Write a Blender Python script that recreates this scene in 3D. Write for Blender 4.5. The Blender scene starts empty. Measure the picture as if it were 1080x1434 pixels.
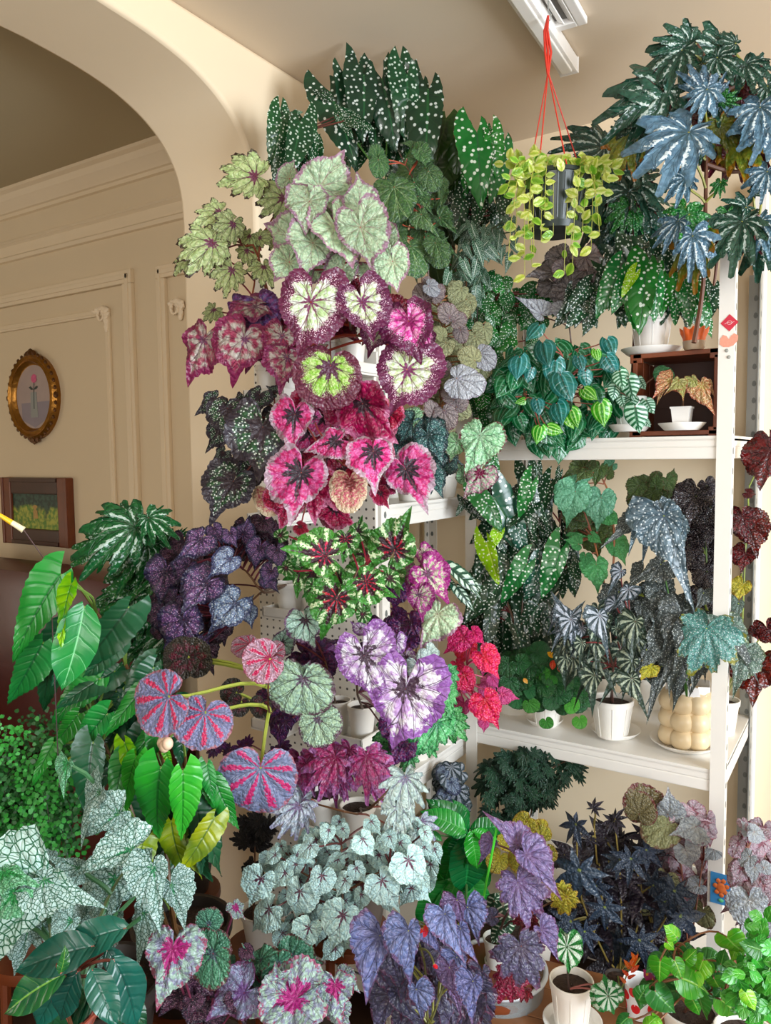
import bpy, bmesh, math, random
from mathutils import Vector as V, Matrix, Euler
R_ = math.radians
sc = bpy.context.scene
COL = sc.collection
rng = random.Random(7)

# ------------------------------------------------------------------ camera
F = 1078.0
camd = bpy.data.cameras.new('camera'); cam = bpy.data.objects.new('camera', camd); COL.objects.link(cam)
CM = Matrix.Rotation(R_(32.6), 3, 'Z') @ Matrix.Rotation(R_(90 - 4.2), 3, 'X') @ Matrix.Rotation(R_(-0.65), 3, 'Z')
CP = V((0, 0, 1.5))
cam.matrix_world = Matrix.Translation(CP) @ CM.to_4x4()
camd.sensor_fit = 'VERTICAL'; camd.sensor_height = 24; camd.lens = 24 * F / 1434.0
camd.clip_start = 0.02
sc.camera = cam

# ------------------------------------------------------------------ world, lights, exposure
sc.view_settings.view_transform = 'Standard'; sc.view_settings.look = 'None'
sc.view_settings.gamma = 1.0; sc.view_settings.use_curve_mapping = False
sc.view_settings.exposure = 0.58
w = bpy.data.worlds.new('sky'); sc.world = w; w.use_nodes = True
wb = w.node_tree.nodes['Background']; wb.inputs[0].default_value = (0.62, 0.78, 1.0, 1); wb.inputs[1].default_value = 1.6
def area(name, loc, look, sx, sy, power, col):
    l = bpy.data.lights.new(name, 'AREA'); l.shape = 'RECTANGLE'; l.size = sx; l.size_y = sy; l.energy = power; l.color = col
    o = bpy.data.objects.new(name, l); COL.objects.link(o); o.location = loc
    o.rotation_euler = (V(look) - V(loc)).to_track_quat('-Z', 'Y').to_euler(); return o
area('window_light_right', (2.45, 0.75, 1.5), (-0.9, 1.3, 1.1), 1.7, 1.6, 100, (0.87, 0.94, 1.0))
area('window_light_rear', (0.55, -2.4, 1.6), (-0.9, 2, 1.3), 1.9, 1.5, 44, (1.0, 0.93, 0.83))
area('far_room_fill_light', (-4.7, -0.6, 0.9), (-2.5, 1.9, 0.9), 1.2, 1.0, 8, (1.0, 0.93, 0.82))  # added low fill lamp for the far room, no window stands behind it

# ------------------------------------------------------------------ projection helpers (real distances)
def ray(px, py): return CM @ V(((px - 540) / F, -(py - 717) / F, -1))
def P(px, py, d): return CP + ray(px, py) * d
def onp(px, py, ax, v):
    r = ray(px, py); t = (v - CP[ax]) / r[ax]; return CP + r * t
def dep(p): return -(CM.transposed() @ (p - CP)).z
def lin(h):
    h = h.lstrip('#'); c = [int(h[i:i+2], 16) / 255 for i in (0, 2, 4)]
    return tuple((x / 12.92 if x <= .04045 else ((x + .055) / 1.055) ** 2.4) for x in c) + (1,)

# ------------------------------------------------------------------ node helper
class N:
    def __init__(s, name):
        s.m = bpy.data.materials.new(name); s.m.use_nodes = True; s.t = s.m.node_tree
        s.b = s.t.nodes['Principled BSDF']; s.o = s.t.nodes['Material Output']
    def n(s, ty, **kw):
        x = s.t.nodes.new(ty)
        for k, v in kw.items(): setattr(x, k, v)
        return x
    def put(s, sock, v):
        if hasattr(v, 'is_linked'): s.t.links.new(v, sock)
        elif v is not None: sock.default_value = v
    def m_(s, op, a, b=None, c=None):
        x = s.n('ShaderNodeMath', operation=op); s.put(x.inputs[0], a)
        if b is not None: s.put(x.inputs[1], b)
        if c is not None: s.put(x.inputs[2], c)
        return x.outputs[0]
    def ss(s, v, a, b, lo=0., hi=1.):
        x = s.n('ShaderNodeMapRange', interpolation_type='SMOOTHSTEP'); s.put(x.inputs[0], v)
        for i, q in enumerate((a, b, lo, hi)): s.put(x.inputs[1 + i], q)
        return x.outputs[0]
    def mix(s, f, a, b):
        x = s.n('ShaderNodeMix', data_type='RGBA'); s.put(x.inputs[0], f); s.put(x.inputs[6], a); s.put(x.inputs[7], b)
        return x.outputs[2]
    def noise(s, vec, scale, det=2.):
        x = s.n('ShaderNodeTexNoise'); x.inputs['Scale'].default_value = scale; x.inputs['Detail'].default_value = det
        if vec is not None: s.t.links.new(vec, x.inputs['Vector'])
        return x.outputs[0]
    def vor(s, vec, scale, feat='F1'):
        x = s.n('ShaderNodeTexVoronoi', feature=feat, voronoi_dimensions='2D'); x.inputs['Scale'].default_value = scale
        s.t.links.new(vec, x.inputs['Vector']); return x.outputs['Distance']
    def bump(s, h, strength, dist=.01):
        x = s.n('ShaderNodeBump'); x.inputs['Strength'].default_value = strength; x.inputs['Distance'].default_value = dist
        s.t.links.new(h, x.inputs['Height']); s.t.links.new(x.outputs[0], s.b.inputs['Normal'])
def simple(name, col, rough=.5, metal=0., ns=0, na=.1, bs=0, trans=0., spec=.5):
    k = N(name); c = lin(col) if isinstance(col, str) else col
    k.b.inputs['Roughness'].default_value = rough; k.b.inputs['Metallic'].default_value = metal
    k.b.inputs['Specular IOR Level'].default_value = spec
    if trans: k.b.inputs['Transmission Weight'].default_value = trans
    if ns:
        tc = k.n('ShaderNodeTexCoord'); no = k.noise(tc.outputs['Object'], ns, 3.)
        d = tuple(x * (1 - na) for x in c[:3]) + (1,); e = tuple(min(1, x * (1 + na)) for x in c[:3]) + (1,)
        k.t.links.new(k.mix(no, d, e), k.b.inputs['Base Color'])
        if bs: k.bump(no, bs)
    else: k.b.inputs['Base Color'].default_value = c
    return k.m

MATS = {}
def leafcommon(k, col, back, rough, tr, h, bs):
    oi = k.n('ShaderNodeObjectInfo')
    hs = k.n('ShaderNodeHueSaturation')
    k.put(hs.inputs['Value'], k.ss(oi.outputs['Random'], 0, 1, .72, 1.04))
    k.put(hs.inputs['Saturation'], 1.06)
    k.put(hs.inputs['Hue'], k.m_('ADD', k.m_('MULTIPLY', k.m_('FRACT', k.m_('MULTIPLY', oi.outputs['Random'], 7.31)), .022), .489))
    k.put(hs.inputs['Color'], col); col = hs.outputs[0]
    if back:
        g = k.n('ShaderNodeNewGeometry'); col = k.mix(g.outputs['Backfacing'], col, lin(back))
    k.put(k.b.inputs['Base Color'], col); k.b.inputs['Roughness'].default_value = rough
    k.b.inputs['Specular IOR Level'].default_value = .55
    k.bump(h, bs, .004)
    if tr:
        t = k.n('ShaderNodeBsdfTranslucent'); k.put(t.inputs[0], col)
        mx = k.n('ShaderNodeMixShader'); mx.inputs[0].default_value = tr
        k.t.links.new(k.b.outputs[0], mx.inputs[1]); k.t.links.new(t.outputs[0], mx.inputs[2]); k.t.links.new(mx.outputs[0], k.o.inputs[0])

def rad(name, c0, e0, c1, c1b, e1, c2, vein, vw=.05, j0=.25, j1=.25, jit=.3, ns=9., spk=None, net=None, back=None, rough=.36, tr=.12, side=.4, bs=.75, wedge=None, fork=.8):
    """leaf colour zones: c0 centre to e0, c1/c1b band, c2 margin from e1; veins"""
    k = N(name)
    u = k.n('ShaderNodeUVMap', uv_map='UVMap'); sp = k.n('ShaderNodeSeparateXYZ'); k.put(sp.inputs[0], u.outputs[0])
    rn, vd = sp.outputs[0], sp.outputs[1]
    u2 = k.n('ShaderNodeUVMap', uv_map='plane'); oi = k.n('ShaderNodeObjectInfo')
    vm = k.n('ShaderNodeVectorMath', operation='ADD'); k.put(vm.inputs[0], u2.outputs[0])
    cx = k.n('ShaderNodeCombineXYZ'); k.put(cx.inputs[2], k.m_('MULTIPLY', oi.outputs['Random'], 9.)); k.put(cx.inputs[0], k.m_('MULTIPLY', oi.outputs['Random'], 37.))
    k.put(vm.inputs[1], cx.outputs[0]); pv = vm.outputs[0]
    n1 = k.noise(pv, ns, 3.); n2 = k.noise(pv, ns * 2.6, 2.); n3 = k.noise(pv, 42., 2.)
    rj = k.m_('ADD', rn, k.m_('MULTIPLY', k.m_('SUBTRACT', n1, .5), jit))
    rj = k.m_('ADD', rj, k.m_('MULTIPLY', k.m_('SUBTRACT', n2, .5), jit * .9)); rj = k.m_('ADD', rj, k.m_('MULTIPLY', k.m_('SUBTRACT', n3, .5), jit * .9))
    m0 = k.ss(k.m_('ADD', rj, k.m_('MULTIPLY', k.m_('SUBTRACT', vd, .5), j0 * .7)), e0 - .05, e0 + .05)
    m1 = k.ss(k.m_('SUBTRACT', rj, k.m_('MULTIPLY', k.m_('SUBTRACT', vd, .5), j1 * .35)), e1 - .05, e1 + .05)
    col = k.mix(k.ss(n2, .4, .6), lin(c1), lin(c1b))
    col = k.mix(m0, lin(c0), col); col = k.mix(m1, col, lin(c2))
    va = k.m_('MULTIPLY', vd, k.m_('MAXIMUM', rn, .12))
    sv = k.m_('ABSOLUTE', k.m_('SUBTRACT', k.m_('FRACT', k.m_('ADD', k.m_('SUBTRACT', k.m_('MULTIPLY', rn, 5.), k.m_('MULTIPLY', vd, 1.9)), k.m_('MULTIPLY', n1, 1.1))), .5))
    for wc, lo, wr0, wr1, wn in (wedge if isinstance(wedge, list) else [wedge] if wedge else []):
        mk = k.m_('MULTIPLY', k.ss(k.m_('ADD', vd, k.m_('MULTIPLY', k.m_('SUBTRACT', n3, .5), wn)), lo - .04, lo + .06), k.m_('MULTIPLY', k.ss(rj, wr0 - .05, wr0 + .05), k.ss(rj, wr1 + .05, wr1 - .05)))
        col = k.mix(mk, col, lin(wc))
    if spk:
        sc_, thr, a, b_, scol = spk
        d = k.vor(pv, sc_); mk = k.m_('MULTIPLY', k.ss(d, thr + .05, thr - .05), k.m_('MULTIPLY', k.ss(rj, a - .04, a + .04), k.ss(rj, b_ + .04, b_ - .04)))
        col = k.mix(mk, col, lin(scol))
    if net:
        sc_, wd, ncol = net; d = k.vor(pv, sc_, 'DISTANCE_TO_EDGE'); col = k.mix(k.ss(d, wd + .04, wd - .02), col, lin(ncol))
    if side: col = k.mix(k.m_('MULTIPLY', k.ss(sv, .07, .0), side * .55), col, lin(vein))
    va = k.m_('ADD', va, k.m_('MULTIPLY', rn, vw * .45))
    vn = k.m_('ADD', vd, k.m_('MULTIPLY', k.m_('SUBTRACT', n2, .5), .12)); fk = 0.
    for fa, fk_, fw in ((.22, .95, .7), (.5, 1.5, .5)):
        q = k.m_('MULTIPLY', k.m_('ABSOLUTE', k.m_('SUBTRACT', vn, k.m_('MULTIPLY', k.m_('SUBTRACT', rn, fa), fk_))), k.m_('MAXIMUM', rn, .12))
        fk = k.m_('MAXIMUM', fk, k.m_('MULTIPLY', k.ss(q, vw * fw, vw * fw * .3), k.ss(rn, fa - .02, fa + .08)))
    col = k.mix(k.m_('MULTIPLY', fk, fork), col, lin(vein))
    col = k.mix(k.m_('MULTIPLY', k.ss(va, vw * .95, vw * .4), k.ss(k.noise(pv, 4.5, 2.), .4, .6, .35, .95)), col, lin(vein))
    pu = k.vor(pv, 26., 'F1')
    h = k.m_('ADD', k.m_('SUBTRACT', k.m_('MULTIPLY', k.ss(va, .0, .3), .6), k.m_('MULTIPLY', fk, .3)), k.m_('ADD', k.m_('MULTIPLY', k.ss(sv, 0., .25), .2), k.m_('SUBTRACT', k.m_('MULTIPLY', n2, .3), k.m_('MULTIPLY', pu, .7))))
    leafcommon(k, col, back, rough, tr, h, bs); MATS[name] = k.m; return k.m

def pin(name, c, cb, vein, vw=.08, nv=7., kk=1.2, mid=.035, streak=None, dots=None, edge=None, long=None, net=None, back=None, rough=.33, tr=.15, bs=.35, side=.4):
    k = N(name)
    u = k.n('ShaderNodeUVMap', uv_map='UVMap'); sp = k.n('ShaderNodeSeparateXYZ'); k.put(sp.inputs[0], u.outputs[0])
    uu = sp.outputs[0]; av = k.m_('ABSOLUTE', k.m_('SUBTRACT', k.m_('MULTIPLY', sp.outputs[1], 2.), 1.))
    u2 = k.n('ShaderNodeUVMap', uv_map='plane'); oi = k.n('ShaderNodeObjectInfo')
    vm = k.n('ShaderNodeVectorMath', operation='ADD'); k.put(vm.inputs[0], u2.outputs[0])
    cx = k.n('ShaderNodeCombineXYZ'); k.put(cx.inputs[0], k.m_('MULTIPLY', oi.outputs['Random'], 37.)); k.put(vm.inputs[1], cx.outputs[0]); pv = vm.outputs[0]
    n1 = k.noise(pv, 6., 3.); n2 = k.noise(pv, 20., 2.)
    t = k.m_('SUBTRACT', k.m_('MULTIPLY', uu, nv), k.m_('MULTIPLY', av, kk))
    t = k.m_('ADD', t, k.m_('MULTIPLY', n1, .7)); sv = k.m_('MULTIPLY', k.m_('ABSOLUTE', k.m_('SUBTRACT', k.m_('FRACT', t), .5)), 2.)   # 0 at the side veins
    col = k.mix(k.ss(n1, .35, .65), lin(c), lin(cb))
    if long:                      # stripes running base to tip
        fr, lc, wd = long
        lv = k.m_('ABSOLUTE', k.m_('SUBTRACT', k.m_('FRACT', k.m_('MULTIPLY', av, fr)), .5)); col = k.mix(k.ss(lv, wd + .1, wd - .05), col, lin(lc))
    if streak:
        scol, lo, a, b_ = streak
        col = k.mix(k.m_('MULTIPLY', k.ss(k.m_('ADD', sv, k.m_('MULTIPLY', k.m_('SUBTRACT', n2, .5), .5)), lo, lo + .12), k.m_('MULTIPLY', k.ss(av, a - .05, a + .08), k.ss(av, b_ + .08, b_ - .05))), col, lin(scol))
    if net:
        sc_, wd, ncol = net; d = k.vor(pv, sc_, 'DISTANCE_TO_EDGE'); col = k.mix(k.ss(d, wd + .05, wd - .02), col, lin(ncol))
    if side: col = k.mix(k.m_('MULTIPLY', k.ss(sv, vw, vw * .3), side), col, lin(vein))
    col = k.mix(k.ss(av, mid * 2.4, mid), col, lin(vein))
    if edge: col = k.mix(k.ss(k.m_('ADD', av, k.m_('MULTIPLY', k.m_('SUBTRACT', n2, .5), .2)), edge[1], edge[1] + .06), col, lin(edge[0]))
    if dots:
        dc, ds, dt = dots; d = k.vor(pv, ds); col = k.mix(k.ss(d, dt + .05, dt - .03), col, lin(dc))
    h = k.m_('ADD', k.m_('MULTIPLY', k.ss(sv, 0., .5), .5), k.m_('MULTIPLY', k.ss(av, 0., .12), .5))
    leafcommon(k, col, back, rough, tr, h, bs); MATS[name] = k.m; return k.m

# ------------------------------------------------------------------ mesh helpers
def mesh(name, vs, fs, mat=None, uvs=None, smooth=True):
    me = bpy.data.meshes.new(name); me.from_pydata([tuple(v) for v in vs], [], fs)
    if uvs:
        for ln, data in uvs.items():
            l = me.uv_layers.new(name=ln); l.data.foreach_set('uv', [c for lp in me.loops for c in data[lp.vertex_index]])
    if smooth: me.polygons.foreach_set('use_smooth', [True] * len(me.polygons))
    if mat: me.materials.append(mat)
    me.update(); return me
def link(name, me, parent=None, loc=None):
    o = bpy.data.objects.new(name, me); COL.objects.link(o)
    if parent: o.parent = parent
    if loc is not None: o.location = loc
    return o
def tag(o, label=None, cat=None, group=None, kind=None):
    for k_, v_ in (('label', label), ('category', cat), ('group', group), ('kind', kind)):
        if v_: o[k_] = v_
    return o
def thing(name, label, cat, loc=(0, 0, 0), group=None, rz=0):
    o = bpy.data.objects.new(name, None); COL.objects.link(o); o.empty_display_size = .05
    o.location = loc; o.rotation_euler = (0, 0, rz); return tag(o, label, cat, group)
class B:
    """collects geometry in a bmesh; world coordinates minus origin"""
    def __init__(s): s.b = bmesh.new()
    def box(s, c, d, rot=None, bev=0):
        r = bmesh.ops.create_cube(s.b, size=1); M = Matrix.Translation(V(c)) @ (rot.to_4x4() if rot else Matrix()) @ Matrix.Diagonal((*d, 1))
        bmesh.ops.transform(s.b, matrix=M, verts=r['verts'])
        if bev:
            es = list({e for v in r['verts'] for e in v.link_edges}); bmesh.ops.bevel(s.b, geom=es, offset=bev, segments=2, affect='EDGES', profile=.6)
        return s
    def lathe(s, prof, c=(0, 0, 0), n=28, M=None, ell=1.):
        rings = []
        for r, z in prof:
            rings.append([s.b.verts.new((M or Matrix()) @ V((c[0] + r * math.cos(2 * math.pi * i / n), c[1] + ell * r * math.sin(2 * math.pi * i / n), c[2] + z))) for i in range(n)])
        for a, b_ in zip(rings, rings[1:]):
            for i in range(n):
                s.b.faces.new((a[i], a[(i + 1) % n], b_[(i + 1) % n], b_[i]))
        return s
    def cap(s, prof_r, z, n=28):
        s.b.faces.new([s.b.verts.new((prof_r * math.cos(2 * math.pi * i / n), prof_r * math.sin(2 * math.pi * i / n), z)) for i in range(n)]); return s
    def tube(s, pts, r, n=6, r2=None):
        pts = [V(p) for p in pts]; rings = []; m = len(pts)
        up = V((.13, .31, .94))
        for i, p in enumerate(pts):
            t = (pts[min(i + 1, m - 1)] - pts[max(i - 1, 0)])
            if t.length < 1e-7: t = V((0, 0, 1))
            t.normalize(); a = t.cross(up)
            if a.length < .05: a = t.cross(V((1, 0, 0)))
            a.normalize(); b_ = t.cross(a); rr = r if r2 is None else r + (r2 - r) * i / (m - 1)
            rings.append([s.b.verts.new(p + (a * math.cos(2 * math.pi * q / n) + b_ * math.sin(2 * math.pi * q / n)) * rr) for q in range(n)])
        for a, b_ in zip(rings, rings[1:]):
            for i in range(n): s.b.faces.new((a[i], a[(i + 1) % n], b_[(i + 1) % n], b_[i]))
        s.b.faces.new(rings[0][::-1]); s.b.faces.new(rings[-1]); return s
    def ball(s, c, r, sc_=(1, 1, 1), sub=2):
        x = bmesh.ops.create_icosphere(s.b, subdivisions=sub, radius=r); bmesh.ops.transform(s.b, matrix=Matrix.Translation(V(c)) @ Matrix.Diagonal((*sc_, 1)), verts=x['verts']); return s
    def poly(s, pts): s.b.faces.new([s.b.verts.new(p) for p in pts]); return s
    def prism(s, pts, off):
        """flat polygon (3d points) extruded by vector off"""
        a = [s.b.verts.new(V(p)) for p in pts]; b_ = [s.b.verts.new(V(p) + V(off)) for p in pts]; n = len(a)
        fs = [s.b.faces.new(a[::-1]), s.b.faces.new(b_)]
        for i in range(n): s.b.faces.new((a[i], a[(i + 1) % n], b_[(i + 1) % n], b_[i]))
        return s
    def done(s, name, mat, parent=None, loc=None, smooth=False, org=None):
        if org is not None: bmesh.ops.translate(s.b, verts=s.b.verts, vec=-V(org)); loc = V(org) if parent is None else loc
        bmesh.ops.recalc_face_normals(s.b, faces=s.b.faces)
        me = bpy.data.meshes.new(name); s.b.to_mesh(me); s.b.free(); me.materials.append(mat)
        if smooth:
            me.polygons.foreach_set('use_smooth', [True] * len(me.polygons))
            try: me.set_sharp_from_angle(angle=R_(40))
            except Exception: pass
        return link(name, me, parent, loc)

# ------------------------------------------------------------------ leaf shapes
def lerp_tab(tab, x):
    for (a, p), (b_, q) in zip(tab, tab[1:]):
        if x <= b_:
            t = (x - a) / (b_ - a + 1e-9); return p + (q - p) * t
    return tab[-1][1]
RS = {  # radius by angle from the tip, right then left; veins, subdivisions, rings, teeth, lobe depth, lobe power, forward sweep
 'rex':   ([(0,1),(4,.87),(10,.76),(20,.69),(40,.66),(70,.64),(100,.62),(130,.6),(155,.52),(172,.3),(180,.05)], [(0,1),(3,.86),(8,.7),(17,.58),(32,.52),(60,.49),(100,.46),(130,.46),(155,.42),(172,.28),(180,.05)], 9, 8, 6, .018, .07, 1.5, .12),
 'oval':  ([(0,1),(4,.88),(10,.8),(22,.75),(40,.71),(70,.68),(100,.68),(130,.76),(155,.74),(172,.5),(180,.08)], [(0,1),(4,.86),(9,.74),(18,.66),(35,.59),(70,.53),(100,.54),(130,.62),(155,.64),(172,.4),(180,.08)], 9, 8, 6, .02, .04, 1.5, .1),
 'round': ([(0,1),(20,.98),(45,.93),(70,.86),(95,.78),(120,.68),(150,.5),(170,.3),(180,.05)], [(0,1),(20,.97),(45,.9),(70,.8),(95,.7),(120,.6),(150,.46),(170,.28),(180,.05)], 9, 6, 5, .01, .02, 2, .06),
 'cord':  ([(0,1),(5,.84),(12,.75),(25,.7),(45,.66),(75,.6),(105,.56),(135,.5),(160,.36),(180,.05)], [(0,1),(5,.82),(12,.7),(25,.61),(45,.55),(75,.48),(105,.45),(135,.42),(160,.34),(180,.05)], 7, 6, 4, .022, .05, 1, .12),
 'wing':  ([(0,1),(5,.86),(12,.74),(24,.62),(40,.54),(65,.5),(95,.48),(125,.48),(150,.42),(180,.05)], [(0,1),(4,.8),(10,.6),(20,.44),(40,.32),(70,.25),(105,.22),(140,.24),(165,.2),(180,.05)], 9, 6, 6, .018, .08, 1.5, .32),
 'nwing': ([(0,1),(3,.82),(8,.64),(16,.5),(32,.4),(60,.36),(95,.36),(125,.38),(150,.34),(180,.05)], [(0,1),(3,.76),(8,.54),(16,.38),(32,.26),(60,.2),(100,.17),(140,.18),(165,.15),(180,.05)], 9, 6, 6, .018, .1, 1.5, .32),
 'lobed': ([(0,1),(20,.92),(45,.88),(75,.82),(105,.74),(140,.6),(165,.38),(180,.06)], [(0,1),(20,.84),(45,.72),(75,.6),(105,.54),(140,.46),(165,.34),(180,.06)], 9, 8, 6, .035, .27, 1.3, .3),
 'star':  ([(0,1),(50,.95),(100,.8),(150,.55),(180,.1)], [(0,1),(50,.9),(100,.75),(150,.5),(180,.1)], 7, 6, 5, .03, .6, .8, .12),
 'hand':  ([(0,1),(15,.97),(40,.92),(75,.78),(110,.6),(140,.44),(165,.3),(180,.06)], [(0,1),(15,.9),(40,.74),(75,.52),(110,.38),(140,.3),(165,.24),(180,.06)], 9, 8, 6, .065, .45, .9, .5),
 'fan':   ([(0,1),(15,.95),(40,.84),(70,.7),(100,.6),(135,.5),(160,.34),(180,.05)], [(0,1),(15,.93),(40,.76),(70,.6),(100,.5),(135,.42),(160,.3),(180,.05)], 9, 4, 4, .015, -.05, 1, .08),
}
PS = {  # half width along the midrib, right, left; base setback, u segments, v segments, teeth, fold, droop
 'lance': ([(0,.05),(.06,.15),(.2,.21),(.45,.22),(.7,.16),(.88,.07),(1,0)],)*2 + (.06, 14, 4, .008, .25, .16),
 'ovate': ([(0,.06),(.06,.26),(.2,.34),(.45,.33),(.7,.22),(.88,.08),(1,0)],)*2 + (.1, 14, 4, .008, .22, .2),
 'lwing': ([(0,.1),(.05,.2),(.18,.25),(.4,.22),(.62,.15),(.82,.065),(.93,.025),(1,0)], [(0,.05),(.05,.12),(.2,.17),(.42,.16),(.65,.1),(.85,.04),(1,0)], .14, 26, 4, .007, .2, .25),
 'mac':   ([(0,.14),(.06,.26),(.2,.3),(.45,.25),(.7,.17),(.88,.08),(1,0)], [(0,.08),(.06,.15),(.2,.18),(.45,.17),(.7,.13),(.88,.06),(1,0)], .3, 20, 4, .006, .22, .28),
 'pep':   ([(0,.14),(.07,.36),(.22,.44),(.42,.42),(.65,.29),(.86,.1),(1,0)],)*2 + (.16, 12, 4, .0, -.14, .2),
 'hoya':  ([(0,.02),(.12,.22),(.35,.36),(.6,.33),(.85,.17),(1,0)],)*2 + (.02, 6, 2, .0, .15, .1),
 'smooth':([(0,.03),(.08,.14),(.25,.24),(.5,.26),(.72,.2),(.9,.08),(1,0)],)*2 + (.03, 14, 4, .0, .3, .2),
}
MESHC = {}
def leaf_mesh(shape, mat, var):
    key = (shape, mat, var)
    if key in MESHC: return MESHC[key]
    g = random.Random(hash(shape) % 1000 * 0 + sum(map(ord, shape)) * 7 + var * 131)
    vs, fs, uv, pl = [], [], [], []; warp = g.uniform(-.1, .1)
    flip = -1 if var % 2 else 1
    if shape in RS:
        Rt, Lt, nv, sub, rings, teeth, lob, lp, swp = RS[shape]
        half = (nv - 1) // 2; vmax = 150 if nv > 5 else 120; step = vmax / half
        ang = []
        for i in range(-half, half):
            for j in range(sub): ang.append((step * (i + j / sub), 1 - abs(2 * j / sub - 1)))
        ang.append((vmax, 0.)); ne = max(2, sub // 2)
        ext = [(vmax + (178 - vmax) * j / ne, j / ne) for j in range(1, ne + 1)]
        ang = [(-a, b_) for a, b_ in reversed(ext)] + ang + ext
        ph = g.uniform(0, 6.3); cup = g.uniform(-.05, .16); droop = g.uniform(.15, .45); side = g.uniform(.05, .35) * (1.6 if shape in ('hand', 'lobed') else 1); ruf = g.uniform(.03, .07) * (1.6 if shape in ('rex', 'oval', 'lobed') else .8)
        pk = .07 if shape in ('rex', 'oval', 'wing') else .05
        for i, (a, vd) in enumerate(ang):
            Rr = lerp_tab(Rt if a >= 0 else Lt, abs(a))
            lo = 1 - lob * vd ** lp if abs(a) <= vmax else 1 - lob * .5 * vd
            wob = 1 + .03 * math.sin(3 * R_(a) + ph) + g.uniform(-.012, .012)
            for j in range(rings + 1):
                rn = .015 + .985 * (j / rings) ** .9
                r = Rr * rn * wob * (1 + (lo - 1) * rn ** .6)
                if j == rings and teeth: r *= 1 + (teeth if i % 2 else -teeth) * g.uniform(.6, 1.3)
                th = R_(a); th -= math.copysign(1, th) * swp * rn * math.sin(abs(th)); x = r * math.sin(th) * flip; y = r * math.cos(th)
                z = cup * r - (droop * y * abs(y) if y > 0 else .12 * y * y) - side * x * x + pk * math.sin(math.pi * min(1, rn * .9)) * vd * r + ruf * rn ** 3 * math.sin(th * 5 + ph + rn)
                vs.append((x, y, z)); uv.append((rn, vd)); pl.append((x * .5 + .5, y * .5 + .5))
        m = rings + 1
        for i in range(len(ang) - 1):
            for j in range(rings):
                f = (i * m + j, i * m + j + 1, (i + 1) * m + j + 1, (i + 1) * m + j)
                fs.append(f if flip < 0 else f[::-1])
    else:
        Rt, Lt, back, nu, nvv, teeth, fold, droop = PS[shape]
        sweep = g.uniform(-.12, .12); droop *= g.uniform(.4, 1.8); ph = g.uniform(0, 6.3)
        for i in range(nu + 1):
            u = (i / nu) ** 1.15; yy = u
            for j in range(-nvv, nvv + 1):
                v = j / nvv; wd = lerp_tab(Rt if v > 0 else Lt, u)
                if abs(j) == nvv and teeth: wd += (teeth if i % 2 else -teeth) * (.3 if u > .97 or u < .02 else 1)
                x = v * wd * flip + sweep * u * u
                y = yy - back * abs(v) ** 1.3 * (1 - u) ** 4 * (1.4 if v > 0 else .7) - (.02 * abs(v))
                z = fold * abs(v) * wd - droop * u * u - .5 * (v * wd) ** 2 + .006 * math.cos(2 * math.pi * (u * 7 - abs(v) * 1.2)) * abs(v) + .035 * v * v * math.sin(u * 9 + ph + v * 1.5)
                vs.append((x, y, z)); uv.append((u, v * .5 + .5)); pl.append((x * .5 + .5, y * .5 + .5))
        m = 2 * nvv + 1
        for i in range(nu):
            for j in range(m - 1):
                f = (i * m + j, i * m + j + 1, (i + 1) * m + j + 1, (i + 1) * m + j)
                fs.append(f if flip > 0 else f[::-1])
    me = mesh('leaf_' + shape, vs, fs, MATS[mat], {'UVMap': uv, 'plane': pl}); MESHC[key] = me; return me

def leaf_at(parent, inv, A, T, shape, mat, roll=0., up=.35, name='leaf', nvar=3, g=rng):
    Y = T - A; L = Y.length
    if L < 1e-5: return None
    Y.normalize(); n0 = (CP - A).normalized() + V((0, 0, up)); Z = n0 - Y * n0.dot(Y)
    if Z.length < .05: Z = Y.cross(V((1, 0, 0)))
    Z.normalize(); Z = Matrix.Rotation(roll, 3, Y) @ Z; X = Y.cross(Z)
    me = leaf_mesh(shape, mat, g.randrange(nvar))
    o = bpy.data.objects.new(name, me); COL.objects.link(o); o.parent = parent
    M = Matrix((X, Y, Z)).transposed().to_4x4(); M = Matrix.Translation(A) @ M @ Matrix.Scale(L, 4)
    o.matrix_local = inv @ M; return Z

# ------------------------------------------------------------------ pots
POTC = {}
def pot_mat(c):
    if c not in POTC: POTC[c] = simple('pot_' + c.lstrip('#'), c, .42, ns=12, na=.06)
    return POTC[c]
def add_pot(root, r, h, color='#e9e5dc', kind='round', soil=True, flutes=False):
    b = B()
    if kind == 'round':
        b.lathe([(0, 0), (r * .68, 0), (r * .72, h * .03), (r * .93, h * .84), (r * 1.0, h * .85), (r * 1.02, h * .99), (r * .99, h), (r * .93, h * .99), (r * .86, h * .8)], n=28)
    elif kind == 'square':
        b.lathe([(0, 0), (r * .95, 0), (r * 1.0, h * .05), (r * 1.25, h * .9), (r * 1.36, h * .9), (r * 1.38, h), (r * 1.22, h), (r * 1.15, h * .8)], n=4, M=Matrix.Rotation(R_(45), 4, 'Z'))
    p = b.done('pot', pot_mat(color), root, smooth=(kind == 'round'))
    if flutes and kind == 'round':
        f = B()
        for k_ in range(8):
            a = k_ * math.pi / 4 + .3; c, s_ = math.cos(a), math.sin(a)
            f.tube([(r * .735 * c, r * .735 * s_, h * .05), (r * .94 * c, r * .94 * s_, h * .84)], r * .018, 4)
        f.done('rib', pot_mat(color), p)
    if soil:
        s = B(); s.lathe([(r * .88 * (1.15 if kind == 'square' else 1), h * .86), (r * .5, h * .89), (0.001, h * .9)], n=16 if kind == 'round' else 4, M=None if kind == 'round' else Matrix.Rotation(R_(45), 4, 'Z')); s.done('soil', MATS['soil'], root, smooth=True)
    return p
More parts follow.
